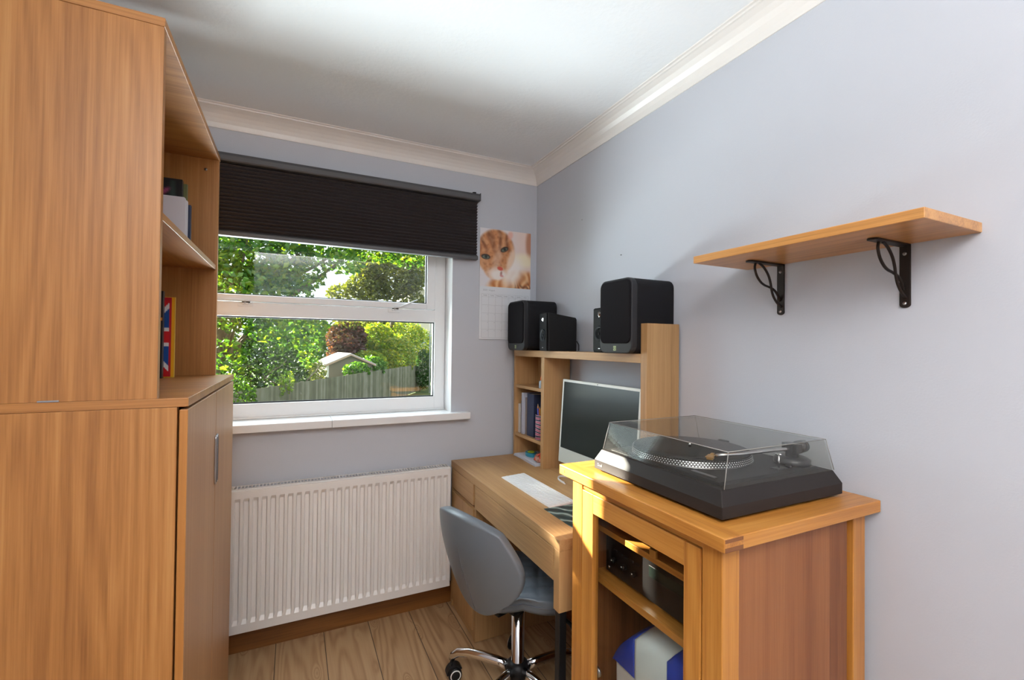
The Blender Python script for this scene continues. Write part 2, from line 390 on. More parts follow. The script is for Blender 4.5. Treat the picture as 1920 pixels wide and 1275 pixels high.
# window: frame, fixed lower pane, top-hung upper sash, stays
win = thing('window_1', '', ''); del win['label']; del win['category']; win['kind'] = 'structure'
FY0, FY1 = .115, .175
gx1 = -.563
fr_ = MB()
fr_.box(WX1-.002-.06, WX1-.003, FY0, FY1, .9815, WZ1); fr_.box(WX0+.003, WX0+.062, FY0, FY1, .9815, WZ1)
fr_.box(WX0+.06, WX1-.06, FY0, FY1, .9815, 1.053); fr_.box(WX0+.06, WX1-.06, FY0, FY1, 1.457, 1.523); fr_.box(WX0+.06, WX1-.06, FY0, FY1, 1.99, WZ1-.002)
fr_.box(WX0+.01, WX1-.004, FY0-.012, FY0, .9815, .990)
fr_.build('window_frame', UPVC, win, bevel=.003)
sa = MB(); SY = .108
sa.box(-.611, -.5655, SY, SY+.05, 1.526, 1.987); sa.box(WX0+.065, WX0+.112, SY, SY+.05, 1.526, 1.987)
sa.box(WX0+.112, -.611, SY, SY+.05, 1.526, 1.556); sa.box(WX0+.112, -.611, SY, SY+.05, 1.945, 1.987)
sash = sa.build('window_sash', UPVC, win, bevel=.003)
g = MB(); g.box(WX0+.112, -.611, SY+.02, SY+.0245, 1.556, 1.945); g.build('pane', GLASS, sash)
g = MB(); g.box(WX0+.06, gx1, FY0+.02, FY0+.0245, 1.053, 1.457); g.build('pane', GLASS, win)
gk = MB()
for (a, b_, c, d_) in ((WX0+.112, -.611, 1.556, 1.945),):
    gk.box(a, b_, SY+.012, SY+.02, c, c+.005); gk.box(b_-.005, b_, SY+.012, SY+.02, c, d_); gk.box(a, b_, SY+.012, SY+.02, d_-.005, d_)
for (a, b_, c, d_) in ((WX0+.06, gx1, 1.053, 1.457),):
    gk.box(a, b_, FY0+.012, FY0+.02, c, c+.006); gk.box(b_-.006, b_, FY0+.012, FY0+.02, c, d_); gk.box(a, b_, FY0+.012, FY0+.02, d_-.006, d_)
gk.build('gasket', RUB, win)
for x, ang in ((-.785, 1), (-1.46, 0)):
    st = MB(); st.box(x-.03, x+.03, FY0-.006, FY0+.002, 1.502, 1.517); st.box(x-.012, x+.012, FY0-.02, FY0-.005, 1.510, 1.526)
    so_ = st.build('window_stay', UPVC, win, bevel=.002)
    ar = MB()
    if ang: ar.tube([(x, FY0-.018, 1.527), (x+.03, FY0-.018, 1.532), (x+.12, FY0-.012, 1.573)], .007, 8, flat=.5)
    else: ar.tube([(x+.02, FY0-.018, 1.527), (x-.03, FY0-.018, 1.530), (x-.14, FY0-.016, 1.530)], .007, 8, flat=.5)
    ar.build('stay_arm', UPVC, so_)
    MB().lathe([(0, 0), (.005, 0), (.005, .006), (0, .006)], x, FY0-.024, n=12, axis='y', cz=1.520).build('stay_pin', STEEL, so_)
    MB().box(x-.012, x+.02, FY0-.0215, FY0-.016, 1.5185, 1.5235).build('stay_catch', DARKM, so_)

# ================================================================== pleated blind
bl = thing('pleated_blind', 'dark charcoal pleated blind half drawn over the window', 'blind', (-1.1, -.03, 1.79))
BX0, BX1 = -1.955, -.373
BM = plain('blind_fabric', (.05, .041, .044), .85)
BR = plain('blind_rail', (.085, .085, .092), .42)
MB().prism([(-.004, 2.104), (-.052, 2.104), (-.056, 2.110), (-.056, 2.128), (-.05, 2.141), (-.004, 2.143)], 'x', BX0, BX1).build('head_rail', BR, bl, bevel=.002)
boxobj('end_cap', BR, bl, (BX1, BX1+.004, -.057, -.003, 2.103, 2.144))
n = 19; z0, z1 = 1.806, 2.104; f = MB(); pts = []
for i in range(2*n+1):
    z = z1 + (z0-z1)*i/(2*n); pts.append((-.036 if i % 2 else -.020, z))
back = [(y+.002, z) for y, z in pts][::-1]
poly = pts + back
vs = [(BX0+.006, y, z) for y, z in poly] + [(BX1-.006, y, z) for y, z in poly]
k = len(poly)
f.add(vs, [(i, (i+1) % k, k+(i+1) % k, k+i) for i in range(k)])
f.build('fabric', BM, bl)
MB().prism([(-.014, 1.790), (-.044, 1.790), (-.046, 1.794), (-.046, 1.806), (-.040, 1.812), (-.016, 1.812)], 'x', BX0+.004, BX1-.004).build('bottom_rail', BR, bl, bevel=.0015)
mb = MB(); mb.box(BX1-.035, BX1-.018, -.04, 0, 2.143, 2.150); mb.tube([(BX1-.026, -.02, 2.148), (BX1-.022, -.03, 2.153), (BX1-.016, -.034, 2.150)], .0025, 8)
mb.build('bracket', BLK, bl)

# ================================================================== radiator
rad = thing('radiator', 'white panel radiator with vertical ribs under the window', 'radiator', (-1.0, -.06, .12))
RX0, RX1, RZ0, RZ1, RY = -1.485, -.532, .125, .712, -.100
prof = [(RX0, RY)]; pitch = (RX1-RX0-.02)/28.0
rp = MB()
# front sheet with pressed channels
nz = [RZ0+.036, RZ0+.052, RZ1-.052, RZ1-.036]
cols = [RX0+.004]
for i in range(28):
    x = RX0+.010+pitch*i
    cols += [x+.004, x+.0085, x+pitch-.0105, x+pitch-.006]
cols.append(RX1-.004)
rows = [RZ0, RZ0+.034, RZ0+.050, RZ1-.046, RZ1-.030, RZ1]
vs = []; nc = len(cols)
for j, z in enumerate(rows):
    for i, x in enumerate(cols):
        deep = (1 <= i <= nc-2) and ((i-1) % 4 in (1, 2)) and j in (2, 3)
        vs.append((x, RY + (-.000 if not deep else .0115), z))
fs = [(j*nc+i, j*nc+i+1, (j+1)*nc+i+1, (j+1)*nc+i) for j in range(5) for i in range(nc-1)]
rp.add(vs, fs)
o = rp.build('front_panel', RADM, rad, fix=False, bevel=0)
mb = MB(); mb.box(RX0, RX1, RY+.0005, RY+.012, RZ0-.002, RZ0+.006); mb.box(RX0, RX1, RY+.0005, RY+.012, RZ1-.006, RZ1+.002)
mb.box(RX0, RX0+.004, RY+.0002, RY+.012, RZ0, RZ1); mb.box(RX1-.004, RX1, RY+.0002, RY+.012, RZ0, RZ1); mb.box(RX0+.004, RX1-.004, RY+.0125, RY+.0135, RZ0+.006, RZ1-.006)
mb.build('rim', RADM, rad, bevel=.002)
mb = MB(); mb.box(RX0+.002, RX1-.002, -.035, -.025, RZ0+.01, RZ1-.005); mb.box(RX0+.005, RX1-.005, RY+.012, -.035, RZ0+.02, RZ1-.03)
mb.build('rear_panel', RADM, rad, bevel=.002)
for xa_ in (RX0, RX1-.003): boxobj('side_cover', RADM, rad, (xa_, xa_+.003, RY+.006, -.025, RZ0+.01, RZ1+.002), .001)
mb = MB(); gy0, gy1 = RY+.012, -.026
mb.box(RX0, RX1, gy0, gy0+.006, RZ1+.002, RZ1+.006); mb.box(RX0, RX1, gy1-.004, gy1, RZ1+.002, RZ1+.006)
nsl = 69
for i in range(nsl+1):
    x = RX0+.006+(RX1-RX0-.015)*i/nsl; mb.box(x, x+.0042, gy0+.006, gy1-.004, RZ1+.002, RZ1+.006)
mb.build('top_grille', RADM, rad)
MB().box(RX0+.004, RX1-.004, gy0+.01, gy1-.008, RZ1-.012, RZ1-.010).build('inner_shadow_plate', plain('radiator_inner_shade', (.02, .02, .02), .9), rad)  # near-black plate added to paint the shade inside the grille slots
mb = MB(); mb.lathe([(0, 0), (.014, 0), (.014, .03), (.019, .034), (.020, .085), (.014, .095), (0, .096)], RX0-.012, -.066, n=20, cz=.15)
mb.tube([(RX0-.012, -.066, .16), (RX0-.012, -.066, .0)], .0075, 12); mb.tube([(RX0-.012, -.066, .165), (RX0+.03, -.066, .165)], .009, 12)
mb.build('valve', UPVC, rad)

# ================================================================== wall calendar
cal = thing('wall_calendar', 'wall calendar with a ginger cat photo above an August grid', 'calendar', (-.195, -.004, 1.37))
CX0, CX1 = -.352, -.041
CW = CX1-CX0
def sm(a, b, x):
    t = max(0, min(1, (x-a)/(b-a))); return t*t*(3-2*t)
def mixc(a, b, t): return tuple(a[i]*(1-t)+b[i]*t for i in range(3))
def ell(u, v, cu, cv, ru, rv, ang=0, soft=.12):
    c, s_ = math.cos(ang), math.sin(ang); du, dv = u-cu, v-cv
    x = (du*c+dv*s_)/ru; y = (-du*s_+dv*c)/rv; d = math.sqrt(x*x+y*y)
    return 1-sm(1-soft, 1+soft, d)
def fbm(u, v, s_): return noise.noise(Vector((u*s_, v*s_, 3.1)))
def cat(u, v):
    c = mixc((226, 222, 226), (236, 214, 205), sm(.3, .9, u))
    c = mixc(c, (190, 130, 100), ell(u, v, 1.0, .2, .10, .28, 0, .4)*.9)
    c = mixc(c, (250, 240, 205), ell(u, v, .86, .5, .22, .12, 0, .5)*.8)
    # body: long ginger fur lower right
    body = ell(u, v, .72, 1.02, .58, .33, -.12, .15)
    fur = mixc((196, 120, 66), (236, 190, 140), .5+.5*math.sin(40*u+14*v+7*fbm(u, v, 5)))
    fur = mixc(fur, (110, 62, 40), .75*sm(.82, 1.0, v)*sm(.5, .8, u)*(0.5+.5*math.sin(60*u-20*v+9*fbm(u, v, 6))))
    c = mixc(c, fur, body)
    c = mixc(c, (246, 238, 232), ell(u, v, .62, .70, .20, .26, .5, .5)*.9)
    # head
    head = max(ell(u, v, .30, .40, .37, .40, .25, .08), ell(u, v, .30, .66, .24, .22, .3, .12))
    ging = (205, 140, 92)
    st = .5+.5*math.sin(46*(u*.92-v*.22)+5*fbm(u, v, 3))
    hc = mixc(ging, (128, 74, 42), st**1.5*(1-sm(.26, .52, v))*.85); hc = mixc(hc, (160, 100, 62), .5*sm(.0, .5, fbm(u, v, 22)))
    hc = mixc(hc, (232, 190, 150), .35*sm(-.2, .4, fbm(u, v, 12)))
    hc = mixc(hc, (214, 190, 178), ell(u, v, .33, .52, .07, .22, .25, .6)*.45)
    hc = mixc(hc, (240, 232, 226), ell(u, v, .38, .80, .22, .12, .15, .5))
    hc = mixc(hc, (246, 226, 205), ell(u, v, .60, .52, .06, .25, .3, .6)*.8)
    c = mixc(c, hc, head)
    c = mixc(c, (236, 170, 150), ell(u, v, .58, .08, .05, .07, .4, .5)*.7)
    for (eu, ev, er, a) in ((.11, .49, .074, .05), (.47, .335, .070, -.45)):
        c = mixc(c, (60, 42, 34), ell(u, v, eu, ev, er*1.15, er*.62, a, .15))
        c = mixc(c, (104, 116, 102), ell(u, v, eu, ev+.006, er*.85, er*.38, a, .3))
        c = mixc(c, (40, 44, 42), ell(u, v, eu+.005, ev, er*.35, er*.36, a, .4))
    c = mixc(c, (214, 92, 74), ell(u, v, .39, .675, .055, .032, .2, .3))
    c = mixc(c, (150, 80, 66), ell(u, v, .41, .755, .02, .035, .2, .5)*.6)
    c = mixc(c, (205, 110, 110), ell(u, v, .42, .80, .035, .02, .2, .5)*.6)
    return c
painted_grid('cat_photo', CW, .319, 110, 110, cat, Matrix.Translation((CX0, -.006, 1.976)) @ Euler((PI/2, 0, 0)).to_matrix().to_4x4(), cal)
PAPER = plain('calendar_paper', (.74, .76, .80), .55)
mb = MB(); mb.box(CX0, CX1, -.0055, -.0015, 1.657, 1.976); mb.box(CX0-.001, CX1, -.0065, -.0015, 1.368, 1.657); mb.build('page', PAPER, cal)
INK = plain('grey_ink', (.18, .19, .21), .6); INKL = plain('light_ink', (.42, .43, .47), .6)
mb = MB(); g0, g1, gz0, gz1 = CX0+.013, CX1-.013, 1.378, 1.60
yy = -.0068
for i in range(8):
    x = g0+(g1-g0)*i/7; mb.box(x-.0004, x+.0004, yy, yy+.0005, gz0, gz1+.016)
for j in range(6):
    z = gz0+(gz1-gz0)*j/5; mb.box(g0, g1, yy, yy+.0005, z-.0004, z+.0004)
mb.box(g0, g1, yy, yy+.0005, gz1+.0156, gz1+.0164)
mb.build('month_grid', INKL, cal)
text('month_title', '2024 \u2022 August', .0125, INKL, cal, face_minus_y(CX0+.055, -.0069, 1.637), .0001)
for i, dn in enumerate(('Monday', 'Tuesday', 'Wednesday', 'Thursday', 'Friday', 'Saturday', 'Sunday')):
    text('day_name', dn, .0066, INK, cal, face_minus_y(g0+(g1-g0)*(i+.5)/7, -.0069, gz1+.008), .0001)
day = 1
for j in range(5):
    for i in range(7):
        if j == 0 and i < 3: continue
        if day > 31: break
        z = gz0+(gz1-gz0)*(5-j)/5 - .007
        text('date', str(day), .0065, INKL, cal, face_minus_y(g0+(g1-g0)*(i+1)/7-.006, -.0069, z), .0001); day += 1


# ================================================================== left cabinets
# lower cupboard
LC = (-1.915, -1.46, -1.108, -.284)     # x back, x front, y near, y far
lo = thing('cupboard', 'oak veneer two-door cupboard standing on the floor beside the radiator', 'cupboard', (-1.69, -.7, 0))
boxobj('top', VEN['x'], lo, (LC[0], LC[1], LC[2], LC[3], 1.195, 1.214), .0012)
boxobj('side_panel', VENP, lo, (LC[0], -1.480, LC[2]+.0005, LC[2]+.019, .0, 1.1945), .0008)
boxobj('side_panel', VEN['z'], lo, (LC[0], -1.480, LC[3]-.019, LC[3]-.001, .0, 1.1945), .0008)
boxobj('back_panel', VEN['z'], lo, (LC[0], LC[0]+.006, LC[2]+.019, LC[3]-.019, .02, 1.194), 0)
boxobj('plinth', VEN['y'], lo, (-1.51, -1.495, LC[2]+.019, LC[3]-.019, 0, .06), 0)
boxobj('bottom_shelf', VEN['y'], lo, (LC[0]+.006, -1.483, LC[2]+.019, LC[3]-.019, .06, .078), 0)
boxobj('middle_shelf', VEN['y'], lo, (LC[0]+.006, -1.49, LC[2]+.019, LC[3]-.019, .60, .618), 0)
def cup_door(y0, y1, hy):
    d = boxobj('door', [VEND, VENEDGE], lo, (-1.4765, -1.4605, y0, y1, .035, 1.189), .0022)
    for p in d.data.polygons:
        if abs(p.normal.y) > .8: p.material_index = 1
    h = MB(); hw = .0075; hz0, hz1 = .918, 1.062
    pts = [(hy+hw*math.cos(a), hz1-hw*2+hw*2*math.sin(a)) for a in [PI*i/8 for i in range(9)]] + [(hy+hw*math.cos(a), hz0+hw*2+hw*2*math.sin(a)) for a in [PI+PI*i/8 for i in range(9)]]
    h.prism(pts, 'x', -1.4605, -1.4555)
    ho = h.build('handle', STEEL, d, bevel=.0012)
    h = MB(); pts2 = [(hy+(y-hy)*.55, .99+(z-.99)*.93) for y, z in pts]; h.prism(pts2, 'x', -1.4556, -1.4550); h.build('handle_recess', CHAR, ho)
    return d
cup_door(LC[2]+.001, -.706, -.7165)
cup_door(-.703, LC[3]-.002, -.6925)
# upper open bookcase unit
UC = (-1.905, -1.514, -1.108, -.299)
up = thing('bookcase', 'open oak veneer bookcase unit stacked on top of the cupboard', 'bookcase', (-1.7, -.7, 1.2142))
boxobj('top', VEN['x'], up, (UC[0], UC[1], UC[2], UC[3], 2.010, 2.029), .0012)
boxobj('side_panel', VENP, up, (UC[0], UC[1]-.0015, UC[2]+.0006, UC[2]+.019, 1.2142, 2.0095), .0008)
boxobj('side_panel', VEN['z'], up, (UC[0], UC[1]-.0015, UC[3]-.019, UC[3]-.0006, 1.2142, 2.0095), .0008)
boxobj('shelf', VEN['y'], up, (UC[0]+.006, UC[1]-.006, UC[2]+.0192, UC[3]-.0192, 1.603, 1.620), .0008)
boxobj('back_panel', VEN['z'], up, (UC[0], UC[0]+.005, UC[2]+.019, UC[3]-.019, 1.2142, 2.009), 0)
boxobj('metal_clip', STEEL, up, (-1.703, -1.671, -1.1095, -1.1075, 1.2143, 1.2175), .0004)
MB().lathe([(0, 0), (.0045, 0), (.0045, .004), (0, .0045)], -1.556, UC[3]-.023, n=16, axis='y', cz=1.969).build('fixing_screw', STEEL, up)

def book(name, label, group, x0, x1, y0, y1, z0, z1, cover, pages=None, spine='x1', cat='book'):
    """hardback: cover boards round a page block; spine on the named side"""
    t = thing(name, label, cat, ((x0+x1)/2, (y0+y1)/2, z0), group)
    c = .0022; mb = MB()
    pg = pages or PAGES
    if spine in ('x1', 'x0'):   # thickness along y
        mb.box(x0, x1, y0, y0+c, z0, z1); mb.box(x0, x1, y1-c, y1, z0, z1)
        if spine == 'x1': mb.box(x1-c, x1, y0+c, y1-c, z0, z1); P_ = (x0+.004, x1-c, y0+c, y1-c, z0+.003, z1-.004)
        else: mb.box(x0, x0+c, y0+c, y1-c, z0, z1); P_ = (x0+c, x1-.004, y0+c, y1-c, z0+.003, z1-.004)
    else:                        # thickness along x
        mb.box(x0, x0+c, y0, y1, z0, z1); mb.box(x1-c, x1, y0, y1, z0, z1)
        mb.box(x0+c, x1-c, y0, y0+c, z0, z1); P_ = (x0+c, x1-c, y0+c, y1-.004, z0+.003, z1-.004)
    mb.build('cover', cover, t, bevel=.0006)
    MB().box(*P_).build('pages', pg, t)
    return t
PAGES = plain('book_pages', (.72, .68, .60), .8, bump=.3, bscale=500)
CBLK = plain('black_cover', (.015, .015, .017), .35)
CNAV = plain('navy_cover', (.018, .03, .075), .45)
CWHT = plain('white_cover', (.70, .68, .72), .4)
CYEL = plain('yellow_cover', (.72, .42, .03), .4)
CRED = plain('red_cover', (.55, .02, .02), .4)
# top shelf of the bookcase: everything stands parallel with the end panel, covers towards the camera
gU = 'things on the upper shelf of the bookcase'
t = book('book', 'tall dark picture book standing behind the white ring binder', gU, -1.84, -1.612, -.395, -.375, 1.6202, 1.897, CBLK)
def darkpic(u, v):
    c = (22, 24, 28)
    c = mixc(c, (60, 84, 76), ell(u, v, .92, .5, .05, .6, 0, .5)*.8)
    c = mixc(c, (226, 150, 110), ell(u, v, .80, .42, .09, .12, .2, .4)); c = mixc(c, (160, 70, 110), ell(u, v, .80, .16, .10, .03, -.6, .4))
    c = mixc(c, (150, 110, 190), ell(u, v, .72, .5, .02, .3, 0, .4)*.6)
    return c
painted_grid('cover_picture', .21, .26, 40, 50, darkpic, Matrix.Translation((-1.832, -.3958, 1.890)) @ Euler((PI/2, 0, 0)).to_matrix().to_4x4(), t)
t = book('book', 'thin book with patterned green back cover at the end panel of the upper shelf', gU, -1.83, -1.602, -.372, -.358, 1.6202, 1.890, plain('olive_cover', (.16, .17, .07), .4, bump=.3))
t = thing('ring_binder', 'white plastic ring binder standing at the front of the upper shelf', 'binder', (-1.7, -.5, 1.6202), gU)
mb = MB(); mb.prism([(-1.86, 1.6202), (-1.589, 1.6202), (-1.5845, 1.626), (-1.5845, 1.808), (-1.589, 1.813), (-1.86, 1.813)], 'y', -.487, -.4845)
mb.prism([(-1.86, 1.6202), (-1.589, 1.6202), (-1.5845, 1.626), (-1.5845, 1.808), (-1.589, 1.813), (-1.86, 1.813)], 'y', -.4505, -.448)
mb.box(-1.8625, -1.86, -.487, -.448, 1.6202, 1.813)
mb.build('cover', plain('binder_plastic', (.72, .69, .74), .3), t, bevel=.0006)
MB().box(-1.858, -1.60, -.4835, -.452, 1.624, 1.806).build('paper', PAGES, t)
book('book', 'slim dark navy book right behind the white ring binder', gU, -1.84, -1.578, -.444, -.428, 1.6202, 1.800, CNAV)
# lower compartment
gL = 'books standing on the cupboard top in the bookcase'
book('book', 'black hardback with a small orange mark in front of the flag book', gL, -1.86, -1.647, -.452, -.432, 1.2143, 1.503, CBLK)
t = book('book', 'tall book with a union flag cover and yellow edging', gL, -1.87, -1.6215, -.412, -.405, 1.2143, 1.487, CYEL)
def union(u, v):
    # u 0..1 across the board, v 0..1 down; a vertical union flag fills it inside a red border
    if u > .968: return (240, 170, 20)
    if u > .945: return (196, 22, 40)
    a, b = u/.945, v
    if b < .035: return (196, 22, 40)
    x, y = (a-.5)*2, (b-.5)*2
    if abs(x) < .13 or abs(y) < .155: return (212, 20, 30)
    if abs(x) < .21 or abs(y) < .225: return (238, 232, 232)
    d1 = abs(y-x); d2 = abs(y+x)
    if min(d1, d2) < .13 : return (212, 20, 30)
    if min(d1, d2) < .27: return (238, 232, 232)
    return (20, 78, 158)
painted_grid('flag_cover', .2425, .268, 150, 90, union, Matrix.Translation((-1.8665, -.4128, 1.4855)) @ Euler((PI/2, 0, 0)).to_matrix().to_4x4(), t)
mk = MB(); mk.box(-1.663, -1.6485, -.4526, -.452, 1.405, 1.415); mk.build('orange_mark', plain('orange_print', (.7, .28, .03), .5), bpy.data.objects['book.003'] if 'book.003' in bpy.data.objects else None)

# ================================================================== desk
dk_ = thing('desk', 'oak effect writing desk with drawers along the right-hand wall', 'desk', (-.26, -.58, 0))
DX, DY0, DY1, DZ = -.513, -1.108, -.045, .739
boxobj('tabletop', DSK['y'], dk_, (DX, -.012, DY0, DY1, .705, DZ), .0015)
boxobj('side_panel', DSK['z'], dk_, (DX+.004, -.014, DY1-.020, DY1-.0005, 0, .7046), .001)
boxobj('side_panel', DSK['z'], dk_, (DX+.006, -.014, -.388, -.370, 0.002, .7046), .001)
boxobj('side_panel', DSK['z'], dk_, (DX, -.014, DY0+.001, DY0+.034, .516, .7046), .0012)
boxobj('plinth', DSK['y'], dk_, (DX+.012, DX+.03, -.370, DY1-.02, .0, .045), .0008)
boxobj('bottom_panel', DSK['y'], dk_, (DX+.006, -.016, -.370, DY1-.02, .046, .062), 0)
boxobj('back_panel', DSK['y'], dk_, (-.030, -.016, DY0+.034, DY1-.02, .45, .7046), 0)
boxobj('drawer_rail', DSK['y'], dk_, (DX+.008, DX+.026, -.370, DY1-.02, .590, .597), 0)
boxobj('drawer_front', DSK['y'], dk_, (DX, DX+.016, -.3655, DY1-.0225, .608, .7025), .001)
boxobj('drawer_front', DSK['y'], dk_, (DX, DX+.016, DY0+.0365, -.3905, .602, .7025), .001)
dr = MB(); dr.box(DX+.016, -.06, -.36, DY1-.028, .61, .62); dr.box(DX+.016, -.06, -.362, -.35, .61, .69); dr.box(DX+.016, -.06, DY1-.036, DY1-.024, .61, .69)
dr.build('drawer_box', DSK['y'], dk_)
dr = MB(); dr.box(DX+.016, -.06, DY0+.045, -.395, .605, .615); dr.box(DX+.016, -.06, DY0+.04, DY0+.052, .605, .69); dr.box(DX+.016, -.06, -.405, -.393, .605, .69)
dr.build('drawer_box', DSK['y'], dk_)
boxobj('door', DSK['z'], dk_, (DX, DX+.016, -.3655, DY1-.0225, .048, .588), .001)
for yy0, xx0 in ((DY0+.004, DX+.004), (DY0+.004, -.045)):
    boxobj('leg', BLK, dk_, (xx0, xx0+.026, yy0, yy0+.026, 0, .5155), .002)
boxobj('crossbar', STEEL, dk_, (-.075, -.06, DY0+.03, -.388, .19, .205), .002)
boxobj('footbar', BLK, dk_, (DX+.03, -.045, DY0+.008, DY0+.026, .04, .06), .002)
# ---------------------------------------------------------------- hutch
hu = thing('desk_hutch', 'oak effect shelf unit with cubby holes standing on the desk', 'shelf unit', (-.085, -.57, DZ))
HX, HY0, HY1 = -.160, -1.095, -.048
HT0, HT1 = 1.278, 1.3105
boxobj('top_shelf', DSK['y'], hu, (HX, -.012, -1.0625, HY1, HT0, HT1), .001)
boxobj('side_panel', DSK['z'], hu, (HX, -.012, HY1-.018, HY1-.0005, DZ+.0002, HT0-.0002), .001)
boxobj('side_panel', DSK['z'], hu, (HX, -.012, HY0, HY0+.032, DZ+.0002, 1.417), .001)
boxobj('divider', DSK['z'], hu, (HX, -.012, -.384, -.354, DZ+.0002, HT0-.0002), .001)
boxobj('back_panel', DSK['z'], hu, (-.018, -.013, -.354, HY1-.018, DZ+.0002, HT0-.0002), 0)
boxobj('shelf', DSK['y'], hu, (HX+.001, -.019, -.3538, HY1-.0182, 1.108, 1.123), .0008)
boxobj('shelf', DSK['y'], hu, (HX+.001, -.019, -.3538, HY1-.0182, .847, .863), .0008)
# ---------------------------------------------------------------- things in the cubbies
gB = 'books and files in the middle cubby of the hutch'
SZ = .8632
def slab(name, label, cat, m, b, group=None, pages=None):
    t = thing(name, label, cat, ((b[0]+b[1])/2, (b[2]+b[3])/2, b[4]), group)
    c = .0015; x0, x1, y0, y1, z0, z1 = b
    mb = MB(); mb.box(x0, x1, y0, y0+c, z0, z1); mb.box(x0, x1, y1-c, y1, z0, z1); mb.box(x0, x0+c, y0+c, y1-c, z0, z1)
    mb.build('cover', m, t, bevel=.0004); MB().box(x0+c, x1-.004, y0+c, y1-c, z0+.002, z1-.003).build('pages', pages or PAGES, t)
    return t
CREAM = plain('cream_cover', (.62, .60, .55), .5); BROWN = plain('grey_brown_cover', (.22, .17, .15), .5); LBLUE = plain('pale_blue_cover', (.50, .53, .62), .45)
slab('magazine', 'cream magazine at the window end of the middle cubby', 'magazine', CREAM, (-.142, -.03, -.092, -.072, SZ, 1.018), gB)
slab('book', 'thin black book between the cream magazine and the tall white file', 'book', CBLK, (-.139, -.03, -.112, -.098, SZ, 1.036), gB)
slab('folder', 'tall white file next to the thin black book', 'folder', LBLUE, (-.146, -.025, -.142, -.118, SZ, 1.082), gB)
slab('book', 'grey-brown notebook between the white file and the navy folder', 'book', BROWN, (-.138, -.03, -.164, -.146, SZ, 1.058), gB)
slab('folder', 'big navy blue folder in the middle cubby', 'folder', CNAV, (-.140, -.025, -.245, -.172, SZ, 1.083), gB)
t = thing('pencil_pot', 'striped pencil pot at the front of the middle cubby', 'pencil pot', (-.126, -.302, SZ))
mstripe, nt, N, L, b = newmat('striped_pot')
tc = N.new('ShaderNodeTexCoord'); wv = N.new('ShaderNodeTexWave'); wv.wave_type = 'BANDS'; wv.bands_direction = 'Z'; wv.inputs['Scale'].default_value = 16; wv.inputs['Distortion'].default_value = 4
L.new(tc.outputs['Object'], wv.inputs['Vector']); L.new(ramp(N, L, wv.outputs['Fac'], [(.3, (.03, .02, .05)), (.5, (.65, .5, .5)), (.8, (.35, .06, .12))]), b.inputs['Base Color'])
MB().lathe([(0, 0), (.030, 0), (.031, .002), (.031, .125), (.0285, .125), (.0285, .006), (0, .006)], -.126, -.302, n=32, cz=SZ).build('pot', mstripe, t)
for i, (dx, dy, hh, c) in enumerate(((-.012, .008, .165, (.75, .10, .03)), (.010, .012, .172, (.80, .45, .04)), (-.008, -.012, .160, (.80, .45, .04)), (.012, -.006, .168, (.5, .05, .25)), (0, .016, .150, (.7, .2, .02)), (-.018, -.002, .158, (.1, .1, .5)))):
    p = thing('pencil', ('coloured pencil standing in the striped pencil pot', 'coloured pencil standing in the striped pencil pot')[0], 'pencil', (-.126+dx, -.302+dy, SZ+.007), 'pencils in the striped pot')
    x, y = -.126+dx, -.302+dy; tip = (x+dx*.25, y+dy*.25, SZ+hh); base = (x-dx*.2, y-dy*.2, SZ+.007)
    MB().tube([base, tip], .0034, 6).build('barrel', plain('pencil_paint_%d' % i, c, .4), p)
    tv = Vector(tip); d = (tv-Vector(base)).normalized()
    MB().tube([tv, tv+d*.010, tv+d*.014], .003, 6, radii=[.0033, .0012, .0003]).build('tip', plain('pencil_wood', (.6, .4, .2), .7), p)
t = thing('glue_bottle', 'small clear bottle with an orange cap in the top cubby', 'bottle', (-.138, -.325, 1.1232))
MB().lathe([(0, 0), (.014, 0), (.015, .003), (.015, .034), (.008, .040), (0, .040)], -.138, -.325, n=24, cz=1.1232).build('body', plain('clear_blue_plastic', (.35, .42, .5), .2), t)
MB().lathe([(0, 0), (.009, 0), (.008, .016), (.004, .022), (0, .022)], -.138, -.325, n=20, cz=1.1632).build('cap', plain('orange_cap', (.8, .16, .02), .4), t)
# papers, tape and pouch in the bottom cubby
t = thing('paper_stack', 'small stack of white papers lying in the bottom cubby', 'papers', (-.12, -.2, DZ+.0002))
mb = MB()
for i in range(6):
    s0 = len(mb.v); mb.box(-.172, -.03, -.335, -.085, DZ+.0004+i*.0022, DZ+.0022+i*.0022)
    a = math.radians((-2, 1.5, -1, 2, .5, -1.5)[i]); c0 = Vector((-.1, -.21, 0))
    mb.xf(Matrix.Translation(c0) @ Matrix.Rotation(a, 4, 'Z') @ Matrix.Translation(-c0), s0)
mb.build('sheets', plain('white_paper', (.70, .72, .80), .6), t)
t = thing('tape_case', 'teal and lime plastic case lying on the papers', 'case', (-.12, -.16, DZ+.0138))
mb = MB(); s0 = 0
mb.prism([(-.045*math.cos(a)*(1.0), -.030*math.sin(a)) for a in [2*PI*i/28 for i in range(28)]], 'z', 0, .020)
mb.xf(Matrix.Translation((-.115, -.175, DZ+.0140)) @ Matrix.Rotation(1.45, 4, 'Z')); mb.build('shell', plain('teal_plastic', (.02, .22, .32), .3), t, bevel=.005, seg=3)
mb = MB(); mb.prism([(-.022*math.cos(a), -.018*math.sin(a)) for a in [2*PI*i/24 for i in range(24)]], 'z', 0, .004)
mb.xf(Matrix.Translation((-.118, -.180, DZ+.0340)) @ Matrix.Rotation(1.45, 4, 'Z')); mb.build('disc', plain('lime_plastic', (.42, .52, .02), .3), t, bevel=.001)
t = thing('zip_pouch', 'crumpled red and brown patterned pouch beside the papers', 'pouch', (-.125, -.325, DZ+.0138))
mp, nt, N, L, b = newmat('patterned_cloth')
